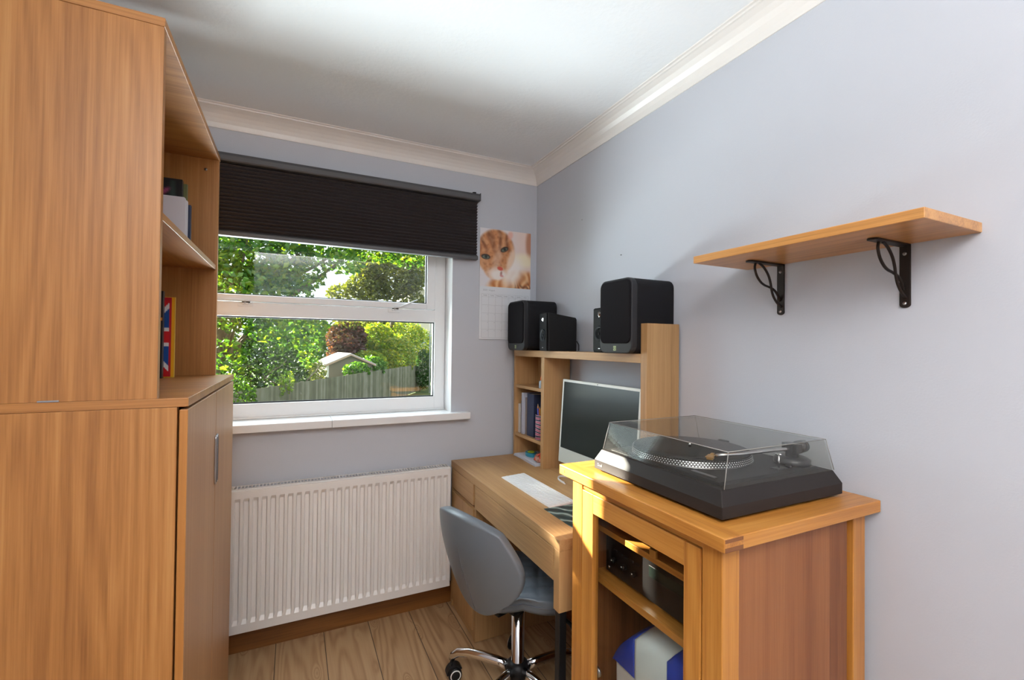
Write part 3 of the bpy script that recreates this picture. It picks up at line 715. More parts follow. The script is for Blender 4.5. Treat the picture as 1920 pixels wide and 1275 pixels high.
tc = N.new('ShaderNodeTexCoord'); vo = N.new('ShaderNodeTexVoronoi'); vo.inputs['Scale'].default_value = 70; L.new(tc.outputs['Object'], vo.inputs['Vector'])
cs = N.new('ShaderNodeSeparateColor'); L.new(vo.outputs['Color'], cs.inputs[0])
L.new(ramp(N, L, cs.outputs[0], [(.2, (.10, .03, .02)), (.5, (.38, .16, .10)), (.75, (.62, .42, .36)), (.9, (.65, .06, .03))]), b.inputs['Base Color']); b.inputs['Roughness'].default_value = .8
bm = bmesh.new(); bmesh.ops.create_icosphere(bm, subdivisions=4, radius=1)
for v in bm.verts:
    q = v.co.copy(); n_ = noise.noise(q*2.2)*.22; q *= 1+n_
    v.co = Vector((-.122+q.x*.045, -.313+q.y*.030, max(DZ+.0140, DZ+.036+q.z*.028)))
me = bpy.data.meshes.new('body'); bm.to_mesh(me); bm.free(); me.materials.append(mp)
for p in me.polygons: p.use_smooth = True
o = bpy.data.objects.new('body', me); COL.objects.link(o); o.location = -wloc(t); o.parent = t
MB().tube([(-.16, -.325, DZ+.052), (-.125, -.318, DZ+.066), (-.09, -.314, DZ+.058)], .0028, 8).build('zip', plain('red_zip', (.65, .06, .03), .5), t)

# ================================================================== computer
mo = thing('computer_monitor', 'slim silver all-in-one computer with a dark screen on the desk', 'computer', (-.10, -.735, DZ+.0002))
TILT = math.radians(3.5)
MW, MH, MT = .528, .385, .0115
def mxf(mb, s0=0):
    # local: x right (towards -Y), y up, z out of screen (towards -X)
    Mm = Matrix(((0, 0, -1, -.1215), (-1, 0, 0, -.732), (0, 1, 0, .795), (0, 0, 0, 1))) @ Matrix.Rotation(-TILT, 4, 'X') @ Matrix.Rotation(math.radians(1.2), 4, 'Y')
    mb.xf(Mm, s0); return Mm
mb = MB(); mb.box(-MW/2, MW/2, 0, MH, -MT, 0); Mm = mxf(mb); mb.build('casing', ALU, mo, bevel=.003)
mb = MB(); mb.box(-MW/2+.011, MW/2-.011, .068, MH-.011, 0.0, .0008); mxf(mb); mb.build('screen', SCREEN, mo)
mb = MB(); bz = .0006
mb.box(-MW/2+.001, MW/2-.001, MH-.0112, MH-.001, 0, bz+.0004); mb.box(-MW/2+.001, -MW/2+.0112, .067, MH-.011, 0, bz+.0004); mb.box(MW/2-.0112, MW/2-.001, .067, MH-.011, 0, bz+.0004)
mxf(mb); mb.build('bezel', plain('pale_bezel', (.74, .78, .74), .3), mo)
mb = MB(); mb.box(-MW/2+.001, MW/2-.001, .001, .067, 0, .0006); mxf(mb); mb.build('chin', plain('silver_chin', (.60, .66, .62), .35, metal=.2), mo)
mb = MB(); mb.lathe([(0, 0), (.0022, 0), (.0022, .0006), (0, .0006)], 0, MH-.006, n=16, axis='z', cz=.001); mxf(mb); mb.build('webcam', BLK, mo)
mb = MB(); mb.prism([(-.108, .82), (-.095, .82), (-.030, .7475), (-.048, .7475)], 'y', -.80, -.676); mb.box(-.145, -.02, -.805, -.671, DZ+.0004, DZ+.0055)
mb.build('stand', ALU, mo, bevel=.001)
kb = thing('keyboard', 'white full-size computer keyboard lying on the desk', 'keyboard', (-.346, -.64, DZ+.0002))
KM = Matrix.Translation((-.346, -.645, DZ+.0004)) @ Matrix.Rotation(math.radians(.5), 4, 'Z')
mb = MB(); mb.prism([(-.0575, 0), (.0575, 0), (.0575, .0095), (-.0575, .0042)], 'y', -.2095, .2095); mb.xf(KM); mb.build('base', WHITE, kb, bevel=.001)
KEY = plain('white_key', (.86, .87, .88), .45); mb = MB()
rowsK = [(.044, .0105, [14]*21), (.0265, .0155, [0]*21), (.0075, .0155, [0]*21), (-.0115, .0155, [0]*20), (-.0305, .0155, [0]*19), (-.0488, .0155, [0]*15)]
for xr, kh, ks in rowsK:
    nk = len(ks); y = .204; kw = .408/nk
    for i in range(nk):
        y1_ = y-kw; zt = .0042+(xr+.0575)/.115*.0053
        mb.box(xr-kh/2, xr+kh/2, y1_+.0012, y-.0012, zt, zt+.0022); y = y1_
mb.xf(KM); mb.build('keys', KEY, kb)
t = thing('mouse_mat', 'dark green patterned mouse mat partly under the keyboard', 'mouse mat', (-.32, -.95, DZ+.0001))
mm, nt, N, L, b = newmat('mat_print')
tc = N.new('ShaderNodeTexCoord'); wv = N.new('ShaderNodeTexWave'); wv.bands_direction = 'DIAGONAL'; wv.inputs['Scale'].default_value = 9; wv.inputs['Distortion'].default_value = 6; wv.inputs['Detail'].default_value = 3
L.new(tc.outputs['Object'], wv.inputs['Vector']); L.new(ramp(N, L, wv.outputs['Fac'], [(.2, (.02, .035, .035)), (.6, (.05, .085, .085)), (.85, (.10, .15, .13)), (.97, (.35, .45, .42))]), b.inputs['Base Color']); b.inputs['Roughness'].default_value = .4
mb = MB(); mb.box(-.425, -.245, -1.07, -.8555, DZ+.0003, DZ+.0028); mb.build('top_print', mm, t, bevel=.0012)
mb = MB()
for k in range(2):
    rr = .055-.006*k
    pts = [(-.150+rr*math.cos(a)*.9, -.575-.095*math.sin(a*.5)-.02*k, DZ+.0045+.003*k+.001*math.sin(3*a)) for a in [PI*i/16 for i in range(0, 29)]]
    pts = [(-.155-.04*math.cos(a), -.62+.085*math.sin(a), DZ+.0030+.0045*k) for a in [(-.2+k*.1)+PI*1.35*i/20 for i in range(21)]]
    mb.tube(pts, .0022, 8)
tag(mb.build('white_cable', plain('cable_white', (.78, .78, .78), .4)), 'white cable looped on the desk behind the keyboard', 'cable')

# ================================================================== speakers
def speaker(name, label, x0, x1, y0, y1, z0, z1, group=None, badge=True):
    """rounded-edge bookshelf speaker, front faces -X"""
    t = thing(name, label, 'loudspeaker', ((x0+x1)/2, (y0+y1)/2, z0), group)
    r = .028
    def rr(a0, a1, b0, b1, r, n=6):
        pts = []
        for cx, cy, s in ((a1-r, b0+r, -PI/2), (a1-r, b1-r, 0), (a0+r, b1-r, PI/2), (a0+r, b0+r, PI)):
            for i in range(n+1): pts.append((cx+r*math.cos(s+PI/2*i/n), cy+r*math.sin(s+PI/2*i/n)))
        return pts
    def rp_(a0, a1, b0, b1, r):   # outline in (y,z) with large radius top, small at bottom
        return rr(a0, a1, b0, b1, r)
    mb = MB(); o1 = rp_(y0, y1, z0, z1, .030); mb.prism(o1, 'x', x0+.030, x1); mb.build('cabinet', BLKM, t, bevel=.004, seg=3)
    mb = MB(); mb.prism(rp_(y0-.0005, y1+.0005, z0-.0, z1+.0005, .030), 'x', x0+.006, x0+.0305); mb.build('front_surround', CHAR, t, bevel=.004, seg=3)
    mb = MB(); mb.prism(rp_(y0+.004, y1-.008, z0+.036, z1-.006, .024), 'x', x0, x0+.008); mb.build('grille', CLOTH, t, bevel=.004, seg=3)
    if badge:
        yc = (y0+y1)/2
        mb = MB(); zc = z0+.018
        mb.box(x0+.0045, x0+.006, yc-.007, yc+.007, zc-.0085, zc+.0085); bd = mb.build('badge', plain('badge_lime', (.34, .42, .20), .4), t)
        text('badge_letter', 'Q', .0135, CHAR, t, face_minus_x(x0+.0043, yc, zc), .0002)
    return t
speaker('loudspeaker', 'black rounded bookshelf speaker against the upright end panel of the desk hutch', -.206, -.003, -1.0615, -.880, 1.3108, 1.580)
speaker('loudspeaker', 'black rounded bookshelf speaker partly in front of the wall calendar', -.222, -.025, -.276, -.085, 1.3108, 1.566)
def satellite(label, cx, cy, ang, h=.182):
    t = thing('desktop_speaker', label, 'loudspeaker', (cx, cy, 1.3108), None)
    M = Matrix.Translation((cx, cy, 1.3110)) @ Matrix.Rotation(ang, 4, 'Z')
    # local: front at -x, depth .15, width .085
    mb = MB(); mb.prism([(-.070, 0), (.075, 0), (.075, h-.030), (.070, h-.022), (-.066, h-.002), (-.074, h-.004)], 'y', -.042, .042); mb.xf(M); mb.build('cabinet', BLK, t, bevel=.003)
    mb = MB(); mb.prism([(-.080, 0), (-.0705, 0), (-.0745, h+.001), (-.083, h-.004), (-.083, .01)], 'y', -.043, .043); mb.xf(M); f = mb.build('front_panel', plain('gloss_black', (.005, .005, .006), .5, spec=.12), t, bevel=.002)
    mb = MB(); mb.lathe([(.030, 0), (.030, -.003), (.026, -.004), (.020, .002), (.008, .004), (.006, -.002), (0, -.003)], -.083, 0, n=32, axis='x', cz=.075); mb.xf(M); mb.build('driver', plain('driver_cone', (.010, .012, .016), .5, spec=.2), f)
    mb = MB(); mb.lathe([(.011, 0), (.011, -.002), (.008, -.002), (.004, -.006), (0, -.007)], -.083, 0, n=24, axis='x', cz=.150); mb.xf(M); mb.build('tweeter', CHROME, f)
    mb = MB(); mb.box(-.0838, -.0828, -.006, .006, .014, .017); mb.xf(M); mb.build('badge', STEEL, f)
    mb = MB(); mb.tube([M @ Vector((.07, -.02, .045)), M @ Vector((.088, -.02, .046)), M @ Vector((.098, -.02, .03)), M @ Vector((.098, -.02, .002))], .0022, 8); mb.build('cable', BLK, t)
    return t
satellite('small black desktop speaker with a chrome tweeter beside the calendar-side speaker', -.105, -.425, math.radians(-7))
satellite('small black desktop speaker half hidden behind the speaker beside the upright panel', -.082, -.832, math.radians(-2), .178)

# ================================================================== wall shelf on two iron brackets
sh = thing('wall_shelf', 'thick oak shelf board fixed high on the right-hand wall', 'shelf', (-.11, -1.62, 1.5745))
SHB = wood('shelf_board', (.34, .145, .04), (.60, .285, .085), (.74, .40, .14), axis='y', rough=.33, coat=.2, ringk=16)
boxobj('board', SHB, sh, (-.230, -.0005, -1.886, -1.358, 1.5745, 1.5945), .0012)
def bracket(label, first=None):
    t = thing('shelf_bracket', label, 'bracket', (0, -1.465, 1.427), 'iron shelf brackets')
    y = -1.465
    mb = MB(); w2 = .0105
    out = [(y-w2, 1.574), (y-w2, 1.427+w2)] + [(y-w2*math.cos(a), 1.427+w2-w2*math.sin(a)*.7) for a in [PI*i/10 for i in range(1, 10)]] + [(y+w2, 1.427+w2), (y+w2, 1.574)]
    mb.prism(out, 'x', -.0045, -.0004); mb.build('wall_plate', IRON, t, bevel=.0008)
    mb = MB(); out = [(-.0004, y-w2), (-.135, y-w2)] + [(-.135-w2*math.sin(a)*.8, y-w2*math.cos(a)) for a in [PI*i/10 for i in range(1, 10)]] + [(-.135, y+w2), (-.0004, y+w2)]
    mb.prism(out, 'z', 1.5700, 1.5743); mb.build('shelf_plate', IRON, t, bevel=.0008)
    Ld = .142
    A = [(.76, 1.5705), (.785, 1.556), (.73, 1.536), (.62, 1.520), (.50, 1.5115), (.355, 1.507), (.21, 1.500), (.10, 1.487), (.03, 1.470)]
    B = [(.70, 1.5705), (.56, 1.560), (.43, 1.541), (.36, 1.520), (.325, 1.500), (.27, 1.482), (.17, 1.466), (.06, 1.4555), (.03, 1.4535)]
    def smooth(p, k=5):
        out = []; P = [p[0]]+p+[p[-1]]
        for i in range(1, len(P)-2):
            for j in range(k):
                tt = j/k; a, b, c, d = P[i-1], P[i], P[i+1], P[i+2]
                out.append(tuple(.5*((2*b[q])+(-a[q]+c[q])*tt+(2*a[q]-5*b[q]+4*c[q]-d[q])*tt*tt+(-a[q]+3*b[q]-3*c[q]+d[q])*tt**3) for q in (0, 1)))
        out.append(p[-1]); return out
    for nm, P_, dy in (('scroll', A, .0018), ('scroll', B, -.0018)):
        mb = MB(); pts = [(-x*Ld, y+dy, z) for x, z in smooth(P_)]; mb.tube(pts, .0032, 8); mb.build(nm, IRON, t)
    for z in (1.553, 1.440):
        if z > 1.5: z = 1.553-.0
        MB().lathe([(0, 0), (.0042, 0), (.0036, -.0018), (0, -.0024)], -.0046, y, n=14, axis='x', cz=z).build('screw', STEEL, t)
    return t
b1 = bracket('dark iron bracket under the window end of the wall shelf')
b2 = b1.copy(); COL.objects.link(b2); b2.location.y += -1.758+1.465; b2['label'] = 'dark iron bracket under the camera end of the wall shelf'
for ch in list(b1.children):
    c = ch.copy(); COL.objects.link(c); c.parent = b2

# ================================================================== hi-fi cabinet
hc = thing('hifi_cabinet', 'solid oak cabinet with a glazed door carrying the record player', 'cabinet', (-.27, -1.42, 0))
KX0, KX1, KY0, KY1 = -.512, -.030, -1.692, -1.176     # carcase
TX0, TX1, TY0, TY1, TZ0, TZ1 = -.531, -.006, -1.712, -1.132, .953, .980
def oakbox(nm, ax, b, bev=.0015, par=hc): return boxobj(nm, OAK[ax], par, b, bev)
mb = MB(); mb.box(TX0, TX1, TY0, TY1, TZ0, TZ1)
top = mb.build('top', OAKT, hc, bevel=.0022)
for ya_, yb_ in ((TY0-.0004, TY0+.060), (TY1-.060, TY1+.0004)):   # breadboard ends, a hair proud
    boxobj('breadboard_end', OAK['x'], hc, (TX0-.0003, TX1+.0003, ya_, yb_, TZ0-.0003, TZ1+.0003), .002)
mb = MB()   # mitred long-grain edging at the front with comb joints at the corners
mb.box(TX0-.0006, TX0+.052, TY0-.0006, TY1+.0006, TZ0-.0004, TZ1+.0006)
mb.build('front_edging', OAK['y'], hc, bevel=.0022)
mb = MB()
for (z0, z1) in ((TZ1-.0085, TZ1-.0015), (TZ0+.001, TZ0+.0095)): mb.box(TX0+.001, TX0+.050, TY0-.0012, TY0-.0004, z0, z1)
mb.build('comb_joint', OAKEND, hc)
mb = MB(); mb.box(TX0-.0012, TX0-.0004, TY1-.030, TY1-.008, TZ0+.0085, TZ0+.018)
mb.build('joint_inlay', OAK['z'], hc)
LG = .048
for (x, y) in ((KX0, KY0), (KX0, KY1-LG), (KX1-LG, KY0), (KX1-LG, KY1-LG)):
    oakbox('leg', 'z', (x, x+LG, y, y+LG, 0, TZ0-.0005), .002)
ry = KY0+LG-.002
oakbox('top_rail', 'y', (KX0+.003, KX0+.022, KY0+LG, KY1-LG, .932, TZ0-.0005), .001)
oakbox('bottom_rail', 'y', (KX0+.003, KX0+.022, KY0+LG, KY1-LG, .05, .12), .001)
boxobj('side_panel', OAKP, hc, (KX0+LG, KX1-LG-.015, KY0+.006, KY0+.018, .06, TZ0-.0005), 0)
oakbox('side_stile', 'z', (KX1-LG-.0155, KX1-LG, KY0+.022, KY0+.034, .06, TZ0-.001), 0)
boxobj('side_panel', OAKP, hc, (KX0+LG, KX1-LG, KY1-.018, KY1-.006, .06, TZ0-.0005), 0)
oakbox('back_panel', 'z', (KX1-.012, KX1-.006, KY0+LG, KY1-LG, .06, TZ0-.0005), 0)
oakbox('bottom_shelf', 'y', (KX0+.025, KX1-.014, KY0+.0185, KY1-.0185, .09, .108), 0)
oakbox('upper_shelf', 'y', (-.455, KX1-.014, KY0+.0185, KY1-.0185, .806, .822), .001)
oakbox('middle_shelf', 'y', (-.458, KX1-.014, KY0+.0185, KY1-.0185, .660, .678), .001)
# glazed door: two stiles, two rails, pane
dy0, dy1, dz0, dz1 = KY0+LG+.0028, KY1-LG-.0028, .124, .930
mb = MB(); mb.box(KX0-.001, KX0+.019, dy0, dy0+.044, dz0, dz1); mb.box(KX0-.001, KX0+.019, dy1-.050, dy1, dz0, dz1)
dr_ = mb.build('door', OAK['z'], hc, bevel=.0012)
for za_, zb_ in ((dz1-.052, dz1), (dz0, dz0+.055)): boxobj('door_rail', OAK['y'], dr_, (KX0-.0008, KX0+.019, dy0+.044, dy1-.050, za_, zb_), .0012)
boxobj('glass_pane', CGLASS, dr_, (KX0+.009, KX0+.012, dy0+.044, dy1-.050, dz0+.055, dz1-.052), 0)
boxobj('magnetic_catch', OAK['z'], hc, (-.462, -.456, -1.462, -1.440, .8225, .842), .001)
mb = MB(); mb.box(KX0+.020, KX0+.030, dy1-.035, dy1-.003, .42, .455); mb.lathe([(0, 0), (.013, 0), (.013, .006), (0, .006)], KX0+.020, dy1-.045, n=18, axis='x', cz=.44); mb.build('hinge', STEEL, hc)

# amplifier on the middle shelf
am = thing('amplifier', 'black hi-fi amplifier with small knobs behind the cabinet glass', 'amplifier', (-.25, -1.43, .6782))
AX0, AY0, AY1, AZ0, AZ1 = -.425, -1.655, -1.222, .688, .795
boxobj('casing', BLKM, am, (AX0+.012, -.085, AY0+.003, AY1-.003, AZ0, AZ1), .002)
boxobj('front_panel', plain('amp_front', (.012, .011, .012), .28), am, (AX0, AX0+.012, AY0, AY1, AZ0-.002, AZ1+.001), .002)
for yy_ in (AY0+.04, AY1-.04):
    for xx_ in (AX0+.05, -.12):
        MB().lathe([(0, 0), (.019, 0), (.021, .0095), (0, .0095)], xx_, yy_, n=24, cz=.6783).build('foot', STEEL, am)
for i, yy_ in enumerate((-1.262, -1.305, -1.348)):
    k = MB().lathe([(.008, 0), (.008, -.010), (.0065, -.012), (0, -.012)], AX0, yy_, n=20, axis='x', cz=.728).build('knob', BLK, am)
    MB().lathe([(0, 0), (.0018, 0), (.0018, -.0008), (0, -.001)], AX0-.0118, yy_, n=10, axis='x', cz=.731).build('knob_mark', WHITE, k)
MB().lathe([(.024, 0), (.024, -.014), (.022, -.018), (0, -.018)], AX0, AY0+.060, n=36, axis='x', cz=.742).build('volume_knob', BLK, am)
mb = MB(); mb.box(AX0-.001, AX0, -1.56, -1.40, .748, .775); mb.build('display_window', SCREEN, am)
for i in range(5): boxobj('push_button', CHAR, am, (AX0-.003, AX0, -1.275-.022*i, -1.262-.022*i, .755, .760), .0005)
MB().lathe([(0, 0), (.004, 0), (.004, -.002), (0, -.002)], AX0, AY1-.016, n=14, axis='x', cz=.700).build('headphone_socket', CHROME, am)
# white and blue case at the bottom
t = thing('storage_case', 'white plastic case with a blue-striped domed lid inside the cabinet', 'case', (-.29, -1.47, .1085))
PBLUE = plain('cobalt_plastic', (.008, .045, .42), .3)
yA, yB = -1.655, -1.29
def dome(y, x):   # height of the lid across y
    u = (y-(yA+yB)/2)/((yB-yA)/2); return .615 - .115*abs(u)**3.2 - .02*abs((x+.29)/.16)**3
mb = MB(); out = [(yA, .11), (yA, .49), (yB, .49), (yB, .11)]; mb.prism([(yA+.005, .11), (yB-.005, .11), (yB, .48), (yA, .48)], 'x', -.445, -.14); mb.build('body', plain('case_white', (.66, .70, .74), .35), t, bevel=.012, seg=4)
def band(name, y0, y1, m, lift=0):
    mb = MB(); nx, ny = 12, 14; vs = []
    for j in range(ny+1):
        y = y0+(y1-y0)*j/ny
        for i in range(nx+1):
            x = -.452+.318*i/nx; vs.append((x, y, dome(y, x)+lift))
    fs = [(j*(nx+1)+i, j*(nx+1)+i+1, (j+1)*(nx+1)+i+1, (j+1)*(nx+1)+i) for j in range(ny) for i in range(nx)]
    # skirts so that the lid has thickness
    nb = len(vs); ring = [i for i in range(nx+1)] + [(j+1)*(nx+1)-1 for j in range(1, ny+1)] + [ny*(nx+1)+i for i in range(nx-1, -1, -1)] + [j*(nx+1) for j in range(ny-1, 0, -1)]
    for k in ring: v = vs[k]; vs.append((v[0], v[1], min(v[2]-.004, .480)))
    for q in range(len(ring)): fs.append((ring[q], ring[(q+1) % len(ring)], nb+(q+1) % len(ring), nb+q))
    mb.smooth = True; mb.add(vs, fs); mb.smooth = False
    return mb.build(name, m, t)
LIDW = plain('case_lid_white', (.62, .70, .72), .3)
band('lid', yB-.088, yB, PBLUE); band('lid', yB-.200, yB-.0885, LIDW); band('lid', yB-.262, yB-.2005, PBLUE); band('lid', yA, yB-.2625, PBLUE)
mb = MB(); mb.prism([(yB-.262, .60), (yB-.250, .622), (yB-.215, .628), (yB-.203, .61)], 'x', -.40, -.18); mb.build('handle', PBLUE, t, bevel=.004)

# ================================================================== record player
tt = thing('record_player', 'black record player under a clear smoked dust cover on the oak cabinet', 'record player', (-.265, -1.44, .9805))
PX0, PX1, PY0, PY1 = -.472, -.058, -1.658, -1.226
z0p, z1p, z2p = .9865, 1.012, 1.0415
bv = .019
def frustum(mb, a, b, za, zb):
    (x0, x1, y0, y1), (u0, u1, v0, v1) = a, b
    mb.add([(x0,y0,za),(x1,y0,za),(x1,y1,za),(x0,y1,za),(u0,v0,zb),(u1,v0,zb),(u1,v1,zb),(u0,v1,zb)], [(0,3,2,1),(4,5,6,7),(0,1,5,4),(1,2,6,5),(2,3,7,6),(3,0,4,7)])
mb = MB(); mb.add(*[[(PX0,PY0,z0p),(PX1,PY0,z0p),(PX1,PY1,z0p),(PX0,PY1,z0p),(PX0,PY0,z1p),(PX1,PY0,z1p),(PX1,PY1,z1p),(PX0,PY1,z1p),
  (PX0+bv*.75,PY0+bv*.75,z2p),(PX1-bv*.75,PY0+bv*.75,z2p),(PX1-bv*.75,PY1-bv*.75,z2p),(PX0+bv*.75,PY1-bv*.75,z2p)],
  [(0,3,2,1),(8,9,10,11),(0,1,5,4),(1,2,6,5),(2,3,7,6),(3,0,4,7),(4,5,9,8),(5,6,10,9),(6,7,11,10),(7,4,8,11)]])
mb.build('plinth', TTB, tt, bevel=.0018)
for x in (PX0+.05, PX1-.05):
    for y in (PY0+.05, PY1-.05): MB().lathe([(0, 0), (.018, 0), (.020, .006), (0, .006)], x, y, n=20, cz=.9806).build('foot', RUB, tt)
mb = MB(); frustum(mb, (PX0+.032, PX1-.03, PY0+.034, PY1-.032), (PX0+.038, PX1-.036, PY0+.040, PY1-.038), z2p, z2p+.0055); mb.build('deck', TTP, tt, bevel=.001)
text('maker_badge', 'Dual', .0115, STEEL, tt, face_minus_x(PX0-.0004, PY1-.026, 1.000) , .0004)
ZD = z2p+.0057
PCX, PCY, PR = -.287, -1.402, .152
ms, nt, N, L, b = newmat('strobe_dots')
tc = N.new('ShaderNodeTexCoord'); sx = N.new('ShaderNodeSeparateXYZ'); L.new(tc.outputs['Object'], sx.inputs[0])
an = M_(N, L, 'ARCTAN2', M_(N, L, 'SUBTRACT', sx.outputs[1], PCY), M_(N, L, 'SUBTRACT', sx.outputs[0], PCX))
rowv = M_(N, L, 'MULTIPLY', M_(N, L, 'SUBTRACT', sx.outputs[2], ZD+.002), 3/.0135)
uu = M_(N, L, 'ADD', M_(N, L, 'MULTIPLY', an, 130/6.2832), M_(N, L, 'MULTIPLY', M_(N, L, 'FLOOR', rowv), .5))
du = M_(N, L, 'SUBTRACT', M_(N, L, 'FRACT', M_(N, L, 'ADD', uu, 400.0)), .5); dv = M_(N, L, 'SUBTRACT', M_(N, L, 'FRACT', M_(N, L, 'ADD', rowv, 10.0)), .5)
dd = M_(N, L, 'ADD', M_(N, L, 'MULTIPLY', du, du), M_(N, L, 'MULTIPLY', dv, dv))
dot = M_(N, L, 'LESS_THAN', dd, .085)
L.new(ramp(N, L, dot, [(0, (.03, .03, .033)), (1, (.80, .82, .84))]), b.inputs['Base Color']); b.inputs['Roughness'].default_value = .28; b.inputs['Metallic'].default_value = .6
mb = MB(); mb.lathe([(.10, 0), (PR+.001, 0), (PR+.0015, .0015)], PCX, PCY, n=96, cz=ZD); mb.build('platter_base', CHROME, tt)
mb = MB(); mb.lathe([(0, .0015), (PR+.0005, .0015), (PR, .002), (PR-.002, .0155), (PR-.003, .0165), (0, .0165)], PCX, PCY, n=96, cz=ZD); mb.build('platter', ms, tt)
mb = MB(); mb.lathe([(0, 0), (PR-.005, 0), (PR-.006, .003), (PR-.05, .0032), (.05, .0028), (0, .0028)], PCX, PCY, n=96, cz=ZD+.0166); mb.build('rubber_mat', plain('rubber_mat', (.016, .016, .017), .55), tt)
MB().lathe([(0, 0), (.0035, 0), (.0033, .008), (.0015, .011), (0, .011)], PCX, PCY, n=16, cz=ZD+.0195).build('spindle', CHROME, tt)
# tone arm
AXc, AYc = -.122, -1.575
TG = plain('arm_grey', (.055, .055, .06), .3)
mb = MB(); mb.lathe([(0, 0), (.040, 0), (.041, .003), (.041, .012), (.033, .017), (0, .017)], AXc, AYc, n=44, cz=ZD); mb.build('arm_base', TG, tt)
mb = MB(); mb.lathe([(0, 0), (.015, 0), (.015, .028), (.012, .031), (0, .031)], AXc, AYc, n=28, cz=ZD+.017)
mb.box(AXc-.012, AXc+.012, AYc-.019, AYc+.019, ZD+.027, ZD+.050)
mb.build('arm_pivot', TG, tt, bevel=.001)
zA = ZD+.0365; hx, hy = -.345, -1.520
mb = MB(); pts = [(AXc+.015, AYc-.006, zA), (AXc, AYc, zA), (-.20, -1.565, zA-.001), (-.28, -1.552, zA-.004), (-.318, -1.535, zA-.007), (hx+.012, hy-.005, zA-.009)]; mb.tube(pts, .0046, 14)
mb.build('tone_arm', CHROME, tt)
mb = MB(); d = Vector((1, .11, 0)).normalized(); c0 = Vector((AXc+.018, AYc, zA+.001))
mb.tube([c0, c0+d*.006, c0+d*.0061, c0+d*.034, c0+d*.036], .015, 32, radii=[.011, .011, .0155, .0155, .013]); mb.build('counterweight', plain('weight_grey', (.10, .10, .105), .22, metal=.4), tt)
mb = MB(); M0 = Matrix.Translation((hx, hy, zA-.0105)) @ Matrix.Rotation(math.radians(28), 4, 'Z') @ Matrix.Rotation(math.radians(0), 4, 'Y')
mb.box(-.020, .012, -.008, .008, 0, .0022); mb.box(-.012, .006, -.007, .007, -.010, 0); mb.box(.010, .024, -.0035, .0035, -.003, .004); mb.box(-.022, -.018, -.012, -.004, .001, .003)
mb.xf(M0); mb.build('headshell', GOLD, tt, bevel=.0006)
mb = MB(); mb.box(-.010, .004, -.006, .006, -.018, -.010); mb.xf(M0); mb.build('cartridge', plain('cartridge_black', (.02, .02, .022), .3), tt, bevel=.001)
mb = MB(); mb.tube([(-.205, -1.597, ZD), (-.205, -1.597, ZD+.032)], .0022, 10); mb.tube([(-.205, -1.603, ZD+.034), (-.205, -1.590, ZD+.034)], .003, 8); mb.build('arm_rest', CHROME, tt)
mb = MB(); mb.box(-.225, -.185, -1.607, -1.588, ZD, ZD+.003); mb.build('arm_rest_plate', TG, tt, bevel=.001)
mb = MB(); mb.lathe([(0, 0), (.007, 0), (.006, .006), (0, .006)], -.170, -1.597, n=18, cz=ZD); mb.build('cue_knob', BLK, tt)
mb = MB(); mb.box(-.415, -.405, -1.590, -1.525, ZD, ZD+.0012); mb.build('pitch_scale', STEEL, tt)
mb = MB(); mb.box(-.421, -.399, -1.475, -1.447, ZD, ZD+.003); mb.build('start_button', TG, tt, bevel=.001)
# dust cover: five acrylic walls, open below, slightly tapering upward
lx0, lx1, ly0, ly1 = -.452, -.072, -1.646, -1.240
ux0, ux1, uy0, uy1 = -.424, -.082, -1.633, -1.232
lz0, lz1, th = z2p+.0010, 1.1145, .0026
mb = MB()
def shell(o_):
    return [(lx0+o_,ly0+o_,lz0),(lx1-o_,ly0+o_,lz0),(lx1-o_,ly1-o_,lz0),(lx0+o_,ly1-o_,lz0),(ux0+o_,uy0+o_,lz1-o_),(ux1-o_,uy0+o_,lz1-o_),(ux1-o_,uy1-o_,lz1-o_),(ux0+o_,uy1-o_,lz1-o_)]
vs = shell(0)+shell(th)
fs = [(4,5,6,7),(0,1,5,4),(1,2,6,5),(2,3,7,6),(3,0,4,7)] + [(8+a, 8+b_, 8+c, 8+d_) for a, b_, c, d_ in ((7,6,5,4),(4,5,1,0),(5,6,2,1),(6,7,3,2),(7,4,0,3))] + [(0,8,9,1),(1,9,10,2),(2,10,11,3),(3,11,8,0)]
mb.add(vs, fs); cv = mb.build('dust_cover', LID, tt)
EDGE = plain('acrylic_edge', (.30, .29, .27), .15)
mb = MB(); S = shell(0)
for a, b_ in ((4,5),(5,6),(6,7),(7,4),(0,4),(1,5),(3,7),(2,6)): mb.tube([S[a], S[b_]], .0009, 6)
mb.build('cover_edge', EDGE, cv)
mb = MB()
for y in (-1.33, -1.55): mb.box(-.076, -.062, y-.015, y+.015, z2p, z2p+.012)
mb.build('hinge', BLK, tt, bevel=.001)

# ================================================================== swivel chair
ch = thing('swivel_chair', 'grey leatherette swivel chair with chrome star base at the desk', 'office chair', (-.47, -.745, 0))
HEAD = math.radians(16)
CM = Matrix.Translation((-.47, -.745, 0)) @ Matrix.Rotation(HEAD, 4, 'Z')
def sq2disc(u, v, k=.62):
    x = u*math.sqrt(1-k*v*v*.5*1.0); y = v*math.sqrt(1-k*u*u*.5*1.0); return x, y
